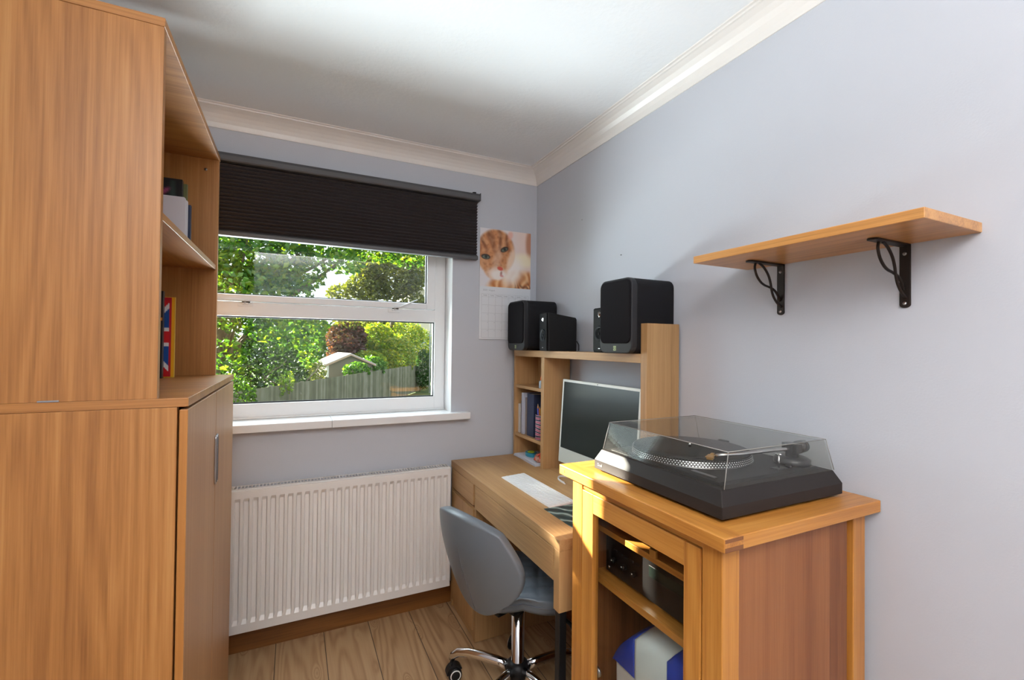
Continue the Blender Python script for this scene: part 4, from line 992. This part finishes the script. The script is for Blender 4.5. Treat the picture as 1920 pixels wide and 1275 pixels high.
# backrest shell
NB = 26; vs = []
def backpt(u, v):
    a, b_ = sq2disc(u*2-1, v*2-1, 1.25 if v < .5 else 1.25-.35*(v*2-1))
    h = (b_+1)/2
    half = .188+.036*math.sin(min(1, h*1.25)*PI/2)
    y = a*half
    z = .397 + h*.368 + .016*abs(a)**2*h
    x = -.183 - .066*math.sin(min(1, h*1.15)*PI/2)**1.2 - .03*h + .095*(abs(a)**2.1)*(.6+.4*h)
    return x, y, z
mb = MB()
for j in range(NB+1):
    for i in range(NB+1): vs.append(backpt(i/NB, j/NB))
fs = [(j*(NB+1)+i, j*(NB+1)+i+1, (j+1)*(NB+1)+i+1, (j+1)*(NB+1)+i) for j in range(NB) for i in range(NB)]
mb.smooth = True; mb.add(vs, fs); mb.smooth = False; mb.xf(CM)
bk = mb.build('backrest', GREYL, ch)
mdf = bk.modifiers.new('thick', 'SOLIDIFY'); mdf.thickness = .040; mdf.offset = 0; mdf.use_rim = True
mdf = bk.modifiers.new('sub', 'SUBSURF'); mdf.levels = 2; mdf.render_levels = 2
# seams: centre seam down the back, edge piping
def nrm(u, v):
    e = .01; p = Vector(backpt(u, v)); a = Vector(backpt(min(1, u+e), v))-Vector(backpt(max(0, u-e), v)); b_ = Vector(backpt(u, min(1, v+e)))-Vector(backpt(u, max(0, v-e)))
    n = a.cross(b_).normalized(); return n if n.x < 0 else -n
mb = MB(); pts = [CM @ (Vector(backpt(.5, v))+nrm(.5, v)*.0198) for v in [.05+.65*i/16 for i in range(17)]]; mb.tube(pts, .0016, 6); mb.build('back_seam', GREYP, bk)
mb = MB(); ring = [(u, 1) for u in [i/20 for i in range(20)]] + [(1, 1-i/20) for i in range(20)] + [(1-i/20, 0) for i in range(20)] + [(0, i/20) for i in range(21)]
pts = [CM @ (Vector(backpt(.5+(u-.5)*.955, .5+(v-.5)*.955))+nrm(.5+(u-.5)*.95, .5+(v-.5)*.95)*.0165) for u, v in ring]
mb.tube(pts, .0022, 6, cap=False); mb.build('piping', GREYL, bk)
# seat cushion with diamond tufting
mb = MB(); n = 40; vs = []
def tuft(x, y):
    a = (x+y)*9.5; c = (x-y)*9.5
    f1 = abs(a-round(a))*2; f2 = abs(c-round(c))*2
    return .010*(min(1, f1*3)*min(1, f2*3)-1)
for j in range(n+1):
    for i in range(n+1):
        a, b_ = sq2disc(i/n*2-1, j/n*2-1, 1.5)
        r_ = min(1, math.hypot(a, b_)); x = .03+a*.225; y = b_*.228
        edge = max(abs(i/n*2-1), abs(j/n*2-1))
        z = .462 - .030*edge**6 + tuft(x, y)*(1-edge**4) + .012*edge**2
        vs.append((x, y, z))
nb = len(vs)
fs = [(j*(n+1)+i, j*(n+1)+i+1, (j+1)*(n+1)+i+1, (j+1)*(n+1)+i) for j in range(n) for i in range(n)]
ringi = [i for i in range(n+1)] + [(j+1)*(n+1)-1 for j in range(1, n+1)] + [n*(n+1)+i for i in range(n-1, -1, -1)] + [j*(n+1) for j in range(n-1, 0, -1)]
m_ = len(ringi)
for lv, (sc_, z) in enumerate(((1.01, .430), (.99, .412), (.90, .396), (.55, .388), (.2, .386))):
    for k in ringi: v = vs[k]; vs.append((.03+(v[0]-.03)*sc_, v[1]*sc_, z))
prev = ringi
for lv in range(5):
    cur = [nb+lv*m_+q for q in range(m_)]
    for q in range(m_): fs.append((prev[q], prev[(q+1) % m_], cur[(q+1) % m_], cur[q]))
    prev = cur
fs.append(tuple(prev))
mb.smooth = True; mb.add(vs, fs); mb.smooth = False; mb.xf(CM); st_ = mb.build('seat', GREYL, ch)
mb = MB(); pts = [CM @ Vector((.03+(vs[k][0]-.03)*1.012, vs[k][1]*1.012, .4300)) for k in ringi]; pts.append(pts[0]); mb.tube(pts, .0028, 6, cap=False); mb.build('piping', GREYP, st_)
mb = MB(); mb.box(-.09, .13, -.075, .075, .368, .390); mb.box(-.14, -.05, -.05, .05, .372, .392); mb.xf(CM); mb.build('seat_plate', BLK, ch, bevel=.004)
mb = MB(); mb.tube([CM @ Vector(p) for p in ((0.04, -.06, .372), (.05, -.16, .366), (.055, -.215, .350), (.055, -.235, .335))], .0055, 10, radii=[.005, .005, .007, .009]); mb.build('height_lever', BLK, ch)
mb = MB(); mb.lathe([(0, 0), (.026, 0), (.026, .02), (.0245, .022), (.0245, .275), (0, .275)], 0, 0, n=32, cz=.09); mb.lathe([(0, 0), (.0145, 0), (.0145, .13), (0, .13)], 0, 0, n=28, cz=.245); mb.xf(CM); mb.build('gas_column', CHROME, ch)
mb = MB(); mb.lathe([(0, 0), (.034, 0), (.043, .010), (.046, .035), (.040, .055), (.028, .064), (0, .064)], 0, 0, n=36, cz=.076); mb.xf(CM); mb.build('hub', BLK, ch)
mb = MB(); mb.lathe([(0, 0), (.014, 0), (.017, .006), (.017, .02), (0, .02)], 0, 0, n=24, cz=.058); mb.xf(CM); mb.build('column_cap', plain('brass_cap', (.5, .38, .2), .3, metal=1), ch)
BASEA = math.radians(137)
for i in range(5):
    a = BASEA + i*2*PI/5
    RM = Matrix.Translation((-.47, -.745, 0)) @ Matrix.Rotation(a, 4, 'Z')
    mb = MB(); P5 = [(.035, .110), (.08, .117), (.14, .123), (.20, .124), (.245, .116), (.268, .100), (.275, .082)]
    mb.tube([RM @ Vector((x, 0, z)) for x, z in P5], .013, 16, radii=[.0165, .016, .015, .014, .013, .0115, .010], flat=1.25); leg = mb.build('leg', CHROME, ch)
    mb = MB(); sw = math.radians((40, -65, 20, 80, -30)[i])
    WM = RM @ Matrix.Translation((.275, 0, 0)) @ Matrix.Rotation(sw, 4, 'Z') @ Matrix.Translation((-.012, 0, 0))
    mb.tube([WM @ Vector((.012, 0, .085)), WM @ Vector((.012, 0, .045))], .0055, 10); 
    for sgn in (-1, 1):
        s0 = len(mb.v); mb.lathe([(0, 0), (.016, 0), (.026, .004), (.0275, .010), (.0265, .018), (.018, .021), (0, .021)], 0, 0, n=28, axis='y', cz=.0275)
        if sgn < 0:
            for q in range(s0, len(mb.v)): v = mb.v[q]; mb.v[q] = (v[0], -v[1], v[2])
        for q in range(s0, len(mb.v)): v = mb.v[q]; mb.v[q] = (v[0], v[1]+sgn*.003, v[2])
        mb.xf(WM, s0)
    cst = mb.build('caster', BLK, leg)
    mb = MB()
    for sgn in (-1, 1):
        s0 = len(mb.v); pts = [(.0195*math.cos(t_), sgn*.0235, .0275+.0195*math.sin(t_)) for t_ in [2*PI*q/28 for q in range(29)]]
        mb.tube(pts, .0022, 6, cap=False); mb.xf(WM, s0)
    mb.build('wheel_ring', WHITE, leg)
    mb = MB(); out = [(.034*math.cos(t_), .0275+.036*math.sin(t_)) for t_ in [PI*.02+PI*.80*q/12 for q in range(13)]] + [(.024*math.cos(t_), .0275+.028*math.sin(t_)) for t_ in [PI*.82-PI*.80*q/12 for q in range(13)]]
    mb.prism(out, 'y', -.018, .018); mb.xf(WM); mb.build('caster_hood', BLK, leg, bevel=.002)
# floor power lead under the desk
mb = MB(); mb.tube([(-.05, -1.05, .012), (-.09, -.95, .008), (-.07, -.8, .008), (-.12, -.72, .008), (-.09, -.6, .008), (-.04, -.55, .01)], .0035, 8)
tag(mb.build('power_cable', BLK), 'black power cable lying on the floor under the desk', 'cable')

# ================================================================== outdoors
GZ = -1.9
def grass_mat():
    m, nt, N, L, b = newmat('grass')
    tc = N.new('ShaderNodeTexCoord'); n = N.new('ShaderNodeTexNoise'); n.inputs['Scale'].default_value = 1.5; n.inputs['Detail'].default_value = 6
    L.new(tc.outputs['Object'], n.inputs['Vector']); L.new(ramp(N, L, n.outputs['Fac'], [(.3, (.03, .055, .012)), (.7, (.09, .14, .03))]), b.inputs['Base Color']); b.inputs['Roughness'].default_value = .9; return m
struct(MB().box(-40, 45, .6, 80, GZ-.2, GZ).build('trim_8', grass_mat()))
bpy.data.objects['trim_8'].name = 'floor_garden'
def leaf_mat(name, trans=.5):
    m = bpy.data.materials.new(name); m.use_nodes = True; N = m.node_tree.nodes; L = m.node_tree.links; N.clear()
    a = N.new('ShaderNodeVertexColor'); a.layer_name = 'col'; d = N.new('ShaderNodeBsdfDiffuse'); t = N.new('ShaderNodeBsdfTranslucent'); g = N.new('ShaderNodeBsdfGlossy'); g.inputs['Roughness'].default_value = .35
    mx = N.new('ShaderNodeMixShader'); mx.inputs[0].default_value = trans; m3 = N.new('ShaderNodeMixShader'); m3.inputs[0].default_value = .04; o = N.new('ShaderNodeOutputMaterial')
    hs = N.new('ShaderNodeMix'); hs.data_type = 'RGBA'; hs.blend_type = 'MULTIPLY'; hs.inputs[0].default_value = 1; hs.inputs[7].default_value = (1.25, 1.15, .45, 1)
    L.new(a.outputs[0], d.inputs[0]); L.new(a.outputs[0], hs.inputs[6]); L.new(hs.outputs[2], t.inputs[0])
    L.new(d.outputs[0], mx.inputs[1]); L.new(t.outputs[0], mx.inputs[2]); L.new(mx.outputs[0], m3.inputs[1]); L.new(g.outputs[0], m3.inputs[2]); L.new(m3.outputs[0], o.inputs[0]); return m
LEAF = leaf_mat('leaves')
P0 = Vector((-.53, -1.16, .925)); SD = SUN_DIR
def foliage(name, parent, blobs, size, cols, seed, gap=0.0, droop=.3):
    rnd = random.Random(seed); vs, fs, cc = [], [], []
    for (cx, cy, cz, rx, ry, rz, n) in blobs:
        for _ in range(n):
            while True:
                q = Vector((rnd.uniform(-1, 1), rnd.uniform(-1, 1), rnd.uniform(-1, 1)))
                if q.length <= 1: break
            q = q*(1/(max(q.length, .25)))**.35 if q.length < .9 else q
            p = Vector((cx+q.x*rx, cy+q.y*ry, cz+q.z*rz))
            if gap:
                w_ = p-P0; dist = (w_-SD*w_.dot(SD)).length
                if dist < gap: continue  # leaves left out along the sun ray so a beam reaches the cabinet
            s_ = size*rnd.uniform(.65, 1.25)
            R_ = Euler((rnd.uniform(-1.2, 1.2)-droop, rnd.uniform(-1.2, 1.2), rnd.uniform(0, 6.28))).to_matrix()
            b = len(vs)
            for v in ((0, -.5, 0), (.36, -.05, .10), (.16, .22, .04), (0, .55, 0), (-.16, .22, .04), (-.36, -.05, .10)): vs.append(tuple(p+R_ @ (Vector(v)*s_)))
            fs += [(b, b+1, b+2, b+3), (b, b+3, b+4, b+5)]
            c = cols[rnd.randrange(len(cols))]; k = rnd.uniform(.75, 1.25); cc += [(c[0]*k, c[1]*k, c[2]*k, 1)]*6
    me = bpy.data.meshes.new(name); me.from_pydata(vs, [], fs); me.update()
    ca = me.color_attributes.new('col', 'FLOAT_COLOR', 'POINT'); ca.data.foreach_set('color', [x for c in cc for x in c])
    me.materials.append(LEAF); o = bpy.data.objects.new(name, me); COL.objects.link(o)
    if parent is not None: o.location = -wloc(parent); o.parent = parent
    return o
def bark_mat(name, c):
    m, nt, N, L, b = newmat(name)
    tc = N.new('ShaderNodeTexCoord'); n = N.new('ShaderNodeTexNoise'); n.inputs['Scale'].default_value = 9; n.inputs['Detail'].default_value = 6
    mp_ = N.new('ShaderNodeMapping'); mp_.inputs['Scale'].default_value = (1, 1, .25); L.new(tc.outputs['Object'], mp_.inputs[0]); L.new(mp_.outputs[0], n.inputs['Vector'])
    L.new(ramp(N, L, n.outputs['Fac'], [(.3, dk(c, .5)), (.7, dk(c, 1.3))]), b.inputs['Base Color']); b.inputs['Roughness'].default_value = .9
    bp = N.new('ShaderNodeBump'); bp.inputs['Strength'].default_value = .8; bp.inputs['Distance'].default_value = .03; L.new(n.outputs['Fac'], bp.inputs['Height']); L.new(bp.outputs[0], b.inputs['Normal']); return m
BARK = bark_mat('bark', (.16, .12, .085))
G1 = [(.16, .24, .015), (.13, .22, .02), (.035, .11, .012), (.06, .17, .018), (.09, .22, .02), (.045, .13, .03), (.12, .26, .02)]
G2 = [(.10, .12, .015), (.14, .17, .02), (.07, .10, .015), (.18, .22, .03)]
G3 = [(.20, .32, .02), (.32, .42, .03), (.42, .44, .04), (.14, .26, .02)]
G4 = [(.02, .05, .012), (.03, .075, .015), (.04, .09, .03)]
G5 = [(.09, .035, .02), (.07, .05, .015), (.13, .05, .03)]
def branchy(name, parent, base, tips, r0, mat=BARK, seed=1):
    rnd = random.Random(seed); mb = MB()
    for tip, r in tips:
        a = Vector(base[rnd.randrange(len(base))]); b_ = Vector(tip); n = 9; pts = []
        for i in range(n+1):
            t_ = i/n; p = a.lerp(b_, t_) + Vector((noise.noise(b_*3.1+Vector((0, t_*3, 0))), noise.noise(b_*2.3+Vector((t_*3, 0, 5))), noise.noise(b_*1.7+Vector((0, 9, t_*3)))))*.45*math.sin(t_*PI) + Vector((0, 0, .35*math.sin(t_*PI)))
            pts.append(p)
        mb.tube(pts, r, 8, radii=[r*(1-.85*i/n) for i in range(n+1)])
    return mb.build(name, mat, parent)
# big tree whose crown hangs across the upper window
t = thing('tree', 'large leafy green tree with a grey-brown trunk at the left of the window view', 'tree', (-2.72, 9.0, GZ))
mb = MB(); mb.tube([(-2.75, 9.0, GZ-.1), (-2.72, 9.0, -.8), (-2.66, 9.05, .6), (-2.74, 9.1, 1.8), (-2.85, 9.1, 3.2), (-2.9, 9.1, 5.0)], .2, 16, radii=[.30, .22, .185, .17, .14, .07]); mb.build('trunk', BARK, t)
branchy('branches', t, [(-2.72, 9.1, 1.7), (-2.8, 9.1, 2.8), (-2.66, 9.05, .9)], [((-1.0, 8.2, 3.3), .06), ((.4, 8.6, 3.8), .07), ((-1.9, 8.8, 1.9), .04), ((1.4, 9.0, 4.2), .06), ((-4.0, 8.2, 5.0), .07), ((-4.9, 9.9, 5.4), .05), ((-1.2, 9.6, 5.2), .06), ((-2.0, 7.6, 3.5), .05), ((-1.5, 8.6, 1.2), .035)], .06, seed=3)
blobs = [(-2.0, 8.6, 3.3, 1.2, 1.3, .9, 2300), (-.7, 8.4, 3.75, 1.2, 1.2, .55, 1500), (.7, 8.8, 4.0, 1.1, 1.2, .55, 1100), (-2.2, 8.2, 2.2, .9, 1.0, .7, 1300), (-1.4, 8.8, 2.5, .55, .8, .42, 420), (-1.5, 8.5, 1.7, .75, .8, .55, 620), (-.95, 8.6, 1.45, .3, .6, .7, 260), (-2.6, 8.4, 1.0, .5, .7, .45, 260), (-.3, 8.3, 3.1, .5, .8, .25, 130), (1.4, 9.2, 4.0, .8, 1.1, .40, 420), (-2.09, 8.5, 2.95, .75, .8, .6, 900), (-1.2, 8.8, 2.85, .6, .8, .42, 420), (-.27, 9.2, 3.3, .55, .8, .3, 170), (.51, 9.5, 3.7, .8, .8, .3, 330), (1.5, 9.8, 3.72, .65, .8, .36, 320),
         (-4.9, 8.6, 4.2, 1.5, 1.2, 1.2, 2500), (-3.4, 9.2, 4.8, 1.6, 1.6, 1.4, 2500), (-1.5, 9.2, 5.6, 2.0, 1.8, 1.3, 1800), (.6, 9.2, 5.6, 1.6, 1.6, 1.0, 1000)]
foliage('crown', t, blobs, .135, G1, 11, gap=.25)
t = thing('tree', 'broad leafy tree added out of view on the left to block the sun', 'tree', (-8.6, 8.6, GZ))
MB().tube([(-8.6, 8.9, GZ), (-8.55, 8.9, 1.5), (-8.7, 8.9, 4.5)], .25, 12, radii=[.3, .24, .1]).build('trunk', BARK, t)
foliage('crown', t, [(-8.7, 8.5, 6.2, 2.0, 1.1, 1.45, 13000), (-7.0, 8.6, 5.4, 1.2, 1.2, 1.4, 1500), (-9.6, 8.6, 4.2, 1.5, 1.3, 1.2, 1500)], .15, G1, 21, gap=.21)  # dense unseen crown added as a sun block, open only for the beam
# olive tree further back on the right
t = thing('tree', 'olive-green tree in the middle distance left of the cream house', 'tree', (4.0, 24, GZ))
mb = MB(); mb.tube([(4.9, 30.5, GZ), (4.9, 30.5, 1.5), (4.4, 26.5, 4.2), (4.0, 24, 5.2)], .2, 12, radii=[.22, .17, .13, .06]); mb.build('trunk', BARK, t)
branchy('branches', t, [(4.2, 25, 4.6)], [((2.0, 23.6, 5.2), .05), ((5.4, 23.8, 5.2), .05), ((3.4, 23.5, 6.4), .05)], .05, seed=4)
foliage('crown', t, [(3.58, 24, 5.1, 1.7, 1.5, 1.3, 3600), (4.95, 24, 5.5, .85, 1.3, 1.2, 1500), (2.42, 24, 4.5, 1.2, 1.2, .8, 1500), (2.6, 24, 5.6, 1.0, 1.2, .8, 900), (1.0, 24, 4.0, .8, 1.0, .6, 500), (4.9, 24, 3.9, .7, 1.0, .6, 500)], .21, G2, 12)
# dark hedge under the tree
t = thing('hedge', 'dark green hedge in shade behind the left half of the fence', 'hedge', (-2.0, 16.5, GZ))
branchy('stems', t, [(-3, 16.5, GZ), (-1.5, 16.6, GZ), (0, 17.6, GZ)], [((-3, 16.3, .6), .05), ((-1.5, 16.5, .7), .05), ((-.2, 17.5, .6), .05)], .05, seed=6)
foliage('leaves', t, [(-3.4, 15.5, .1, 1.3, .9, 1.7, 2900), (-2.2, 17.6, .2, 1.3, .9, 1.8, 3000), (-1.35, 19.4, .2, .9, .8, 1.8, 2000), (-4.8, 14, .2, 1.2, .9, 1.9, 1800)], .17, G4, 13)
t = thing('hedge', 'bushy green shrub at the lower left corner of the window view', 'shrub', (-2.5, 10.9, GZ))
branchy('stems', t, [(-2.5, 10.9, GZ)], [((-2.6, 10.9, .2), .03), ((-2.2, 10.9, -.1), .03)], .03, seed=8)
foliage('leaves', t, [(-2.65, 10.8, -.2, .6, .5, .75, 1100), (-2.1, 11.2, -.75, .4, .4, .5, 350)], .11, [(.06, .16, .02), (.10, .22, .03), (.04, .11, .02)], 14)
# copper-coloured trees behind the shed
t = thing('tree', 'dark red-brown tree behind the shed roof', 'tree', (1.9, 26, GZ))
mb = MB(); mb.tube([(1.9, 26, GZ), (1.9, 26, 1.6)], .2, 10); mb.build('trunk', BARK, t)
foliage('crown', t, [(1.55, 26, 1.6, 1.15, 1.1, 1.15, 1800), (1.6, 26, .6, 1.2, 1.0, .9, 1200)], .24, G5, 15)
foliage('inner_leaves', t, [(1.55, 25.6, 2.6, 1.0, .9, .5, 350)], .2, G2, 16)
# bright yellow-green shrubs above the fence
t = thing('shrub', 'big sunlit yellow-green shrub above the right end of the fence', 'shrub', (4.6, 28, GZ))
branchy('stems', t, [(3.4, 27, GZ), (5.4, 29, GZ)], [((3.0, 26.5, 1.2), .05), ((4.6, 28, 1.6), .05), ((6.2, 29.5, 1.8), .05)], .05, seed=9)
foliage('leaves', t, [(2.62, 25.2, -.05, 1.2, .8, 1.05, 2600), (4.46, 27.7, .56, 1.7, .9, 1.5, 4200), (6.6, 30.6, 1.0, 1.7, .9, 1.7, 3000), (3.36, 27, 1.5, 1.25, .9, 1.15, 2500), (5.45, 29, 2.0, 1.6, .9, 1.0, 2200)], .20, G3, 17)
t = thing('shrub', 'fresh green shrub in front of the shed wall', 'shrub', (1.75, 21.3, GZ))
branchy('stems', t, [(1.75, 21.3, GZ)], [((1.5, 21.2, .2), .03), ((2.3, 22.7, .3), .03)], .03, seed=10)
foliage('leaves', t, [(1.55, 21.2, -.05, .68, .5, .5, 1000), (2.5, 22.9, .1, .8, .5, .62, 1100)], .15, [(.08, .22, .02), (.14, .30, .03), (.05, .15, .02)], 18)
t = thing('shrub', 'pale sunlit bush at the left corner of the shed', 'shrub', (-.35, 17.4, GZ))
branchy('stems', t, [(-.35, 18.2, GZ)], [((-.4, 18.2, .5), .025), ((-.2, 18.2, .2), .025)], .02, seed=11)
foliage('leaves', t, [(-.35, 18.2, .1, .35, .4, .65, 520)], .12, [(.24, .30, .08), (.32, .36, .12), (.16, .22, .04)], 19)
for k, (x, y, h) in enumerate(((-1.62, 12.9, .26), (-1.36, 12.95, .38))):
    t = thing('shrub', ('short leafy shoot growing above the fence, left of its taller neighbour', 'taller leafy shoot growing above the fence, right of its shorter neighbour')[k], 'plant', (x, y+.5, GZ), 'leafy shoots above the fence')
    MB().tube([(x, y+1.6, GZ), (x, y+1.6, h)], .012, 6).build('stem', BARK, t)
    foliage('leaves', t, [(x, y+1.6, h-.35, .12, .15, .42, 110)], .11, [(.20, .34, .04), (.28, .40, .06)], 30+k)
t = thing('climber', 'dark ivy hanging over the far right end of the fence', 'plant', (6.8, 28.4, GZ))
branchy('stems', t, [(6.6, 28.7, GZ)], [((6.8, 28.6, .6), .03)], .03, seed=12)
foliage('leaves', t, [(6.75, 28.3, -.35, .65, .4, 1.4, 1300)], .16, [(.03, .09, .02), (.05, .14, .03), (.08, .18, .05)], 20)
# far trees closing the view
for k, (x, y, rx, rz, lab) in enumerate(((-9, 33, 5, 4.5, 'distant green tree mass far left beyond the hedge'), (-1.0, 31, 2.6, 3.0, 'distant green tree beyond the middle of the fence'), (4.4, 34.5, 3.4, 2.6, 'distant green tree behind the yellow-green shrub'), (19, 38, 4, 3.0, 'distant green tree right of the house'))):
    t = thing('tree', lab, 'tree', (x, y, GZ), 'distant trees')
    MB().tube([(x, y, GZ), (x, y, 1)], .3, 8).build('trunk', BARK, t)
    foliage('crown', t, [(x, y, .9, rx, 1.5, rz, 2600)], .42, G1 if k % 2 else G2, 40+k)
# close-boarded fence running away to the right
fa, fb = Vector((-4.7, 9.1, 0)), Vector((8.2, 31.83, 0)); ft = -.05; fd = (fb-fa).normalized(); fn = Vector((-fd.y, fd.x, 0))
fe = thing('fence', 'weathered grey-green close-boarded wooden fence across the garden', 'fence', (0, 16.5, GZ))
fm, nt, N, L, b = newmat('weathered_boards')
tc = N.new('ShaderNodeTexCoord'); sx = N.new('ShaderNodeSeparateXYZ'); L.new(tc.outputs['Object'], sx.inputs[0])
al = M_(N, L, 'ADD', M_(N, L, 'MULTIPLY', sx.outputs[0], fd.x), M_(N, L, 'MULTIPLY', sx.outputs[1], fd.y))
wn_ = N.new('ShaderNodeTexWhiteNoise'); wn_.noise_dimensions = '1D'; L.new(M_(N, L, 'FLOOR', M_(N, L, 'DIVIDE', al, .125)), wn_.inputs['W'])
ns = N.new('ShaderNodeTexNoise'); ns.inputs['Scale'].default_value = 3; ns.inputs['Detail'].default_value = 5; L.new(tc.outputs['Object'], ns.inputs['Vector'])
L.new(ramp(N, L, M_(N, L, 'ADD', M_(N, L, 'MULTIPLY', wn_.outputs['Value'], .5), M_(N, L, 'MULTIPLY', ns.outputs['Fac'], .5)), [(.2, (.075, .075, .04)), (.5, (.14, .14, .085)), (.8, (.22, .21, .16))]), b.inputs['Base Color']); b.inputs['Roughness'].default_value = .9
Lf = (fb-fa).length; nb_ = int(Lf/1.9)
for i in range(nb_+1):
    a0 = fa+fd*(1.9*i); a1 = fa+fd*min(Lf, 1.9*(i+1))
    mb = MB(); s_ = 0
    L_ = (a1-a0).length; k = int(L_/.125)
    for j in range(k):
        p = a0+fd*(.125*j); q = p+fd*.135; o1 = fn*(-.006); 
        v = [p-fn*.008, q-fn*.022, q-fn*.012, p+fn*.004]
        mb.add([(c.x, c.y, GZ+.03) for c in v]+[(c.x, c.y, ft) for c in v], [(0,1,2,3)[::-1], (4,5,6,7), (0,1,5,4), (1,2,6,5), (2,3,7,6), (3,0,4,7)])
    if k: mb.build('fence_panel', fm, fe)
    mb = MB(); v = [a0+fn*.01, a0+fd*.09+fn*.01, a0+fd*.09+fn*.10, a0+fn*.10]
    mb.add([(c.x, c.y, GZ) for c in v]+[(c.x, c.y, ft+.02) for c in v], [(0,1,2,3)[::-1], (4,5,6,7), (0,1,5,4), (1,2,6,5), (2,3,7,6), (3,0,4,7)]); mb.build('post', fm, fe)
# shed
shd = thing('garden_shed', 'small garden shed with a bright felt roof behind the fence', 'shed', (1.3, 23.5, GZ))
SM = Matrix.Translation((1.36, 22.3, -.179)) @ Matrix.Rotation(math.radians(7), 4, 'Z') @ Matrix.Scale(1.134, 4)
mb = MB(); mb.prism([(-1.0, GZ), (1.0, GZ), (1.0, .42), (0, .86), (-1.0, .42)], 'y', 0, 2.6); mb.xf(SM); mb.build('walls', plain('shed_boards', (.20, .17, .125), .85, bump=.3, bscale=8), shd)
for sg in (-1, 1):
    mb = MB(); mb.prism([(0, .87), (sg*1.13, .373), (sg*1.13, .413), (0, .91)], 'y', -.12, 2.72); mb.xf(SM); mb.build('roof', plain('roof_felt_%d' % (sg+1), (.46, .44, .42), .8), shd)
mb = MB(); mb.prism([(-1.13, .31), (0, .805), (1.13, .31), (1.13, .37), (0, .868), (-1.13, .37)], 'y', -.14, -.11); mb.xf(SM); mb.build('bargeboard', plain('bargeboard', (.42, .28, .20), .7), shd)
mb = MB(); mb.box(-1.02, -.92, -.02, .0, GZ, .42); mb.xf(SM); mb.build('corner_trim', plain('white_wood', (.7, .7, .68), .6), shd)
mb = MB(); mb.box(-.25, .45, -.02, .0, .02, .06); mb.xf(SM); mb.build('lintel', plain('pale_wood', (.55, .48, .36), .7), shd)
# house
ho = thing('house', 'cream rendered house with a grey roof at the right edge of the view', 'house', (12, 44, GZ))
CR = plain('cream_render', (.60, .54, .42), .8); RF = plain('roof_tiles', (.16, .15, .155), .8, bump=.4, bscale=6)
boxobj('walls', CR, ho, (8.6, 17.5, 41, 49, GZ, 6.75), 0)
mb = MB(); mb.prism([(8.0, 6.85), (18.0, 6.85), (13.0, 10.2)], 'y', 40.5, 49.4); mb.build('roof', RF, ho)
boxobj('fascia', WHITE, ho, (8.0, 18.0, 40.4, 40.5, 6.62, 6.90), 0)
for (x0, z0_) in ((9.75, 4.7), (13, 4.7), (9.75, 1.0), (13, 1.0)):
    f = boxobj('window', WHITE, ho, (x0, x0+1.5, 40.92, 41.0, z0_, z0_+1.4), 0)
    boxobj('pane', plain('far_glass', (.25, .33, .38), .1), f, (x0+.1, x0+1.4, 40.90, 40.92, z0_+.1, z0_+1.3), 0)
t = thing('lamp_post', 'slim pale lamp post at the right end of the fence', 'lamp post', (7.0, 27.5, GZ))
MB().tube([(6.95, 27.5, GZ), (6.95, 27.5, 5.2), (6.83, 27.3, 5.5), (6.4, 26.8, 5.6)], .045, 10).build('pole', plain('painted_post', (.62, .62, .64), .5), t)
MB().box(6.15, 6.45, 26.6, 26.8, 5.52, 5.62).build('lamp_head', plain('lamp_grey', (.35, .35, .36), .5), t, bevel=.02)

# nails left in the right-hand wall
for k, (y, z, lab) in enumerate(((-.463, 1.950, 'small nail left high in the bare wall above the desk, nearer the corner'), (-.757, 1.727, 'small nail left in the bare wall above the tall speaker'))):
    tag(MB().lathe([(0, 0), (.0025, 0), (.0028, -.004), (0, -.0045)], -.0002, y, n=10, axis='x', cz=z).build('nail', STEEL), lab, 'nail')
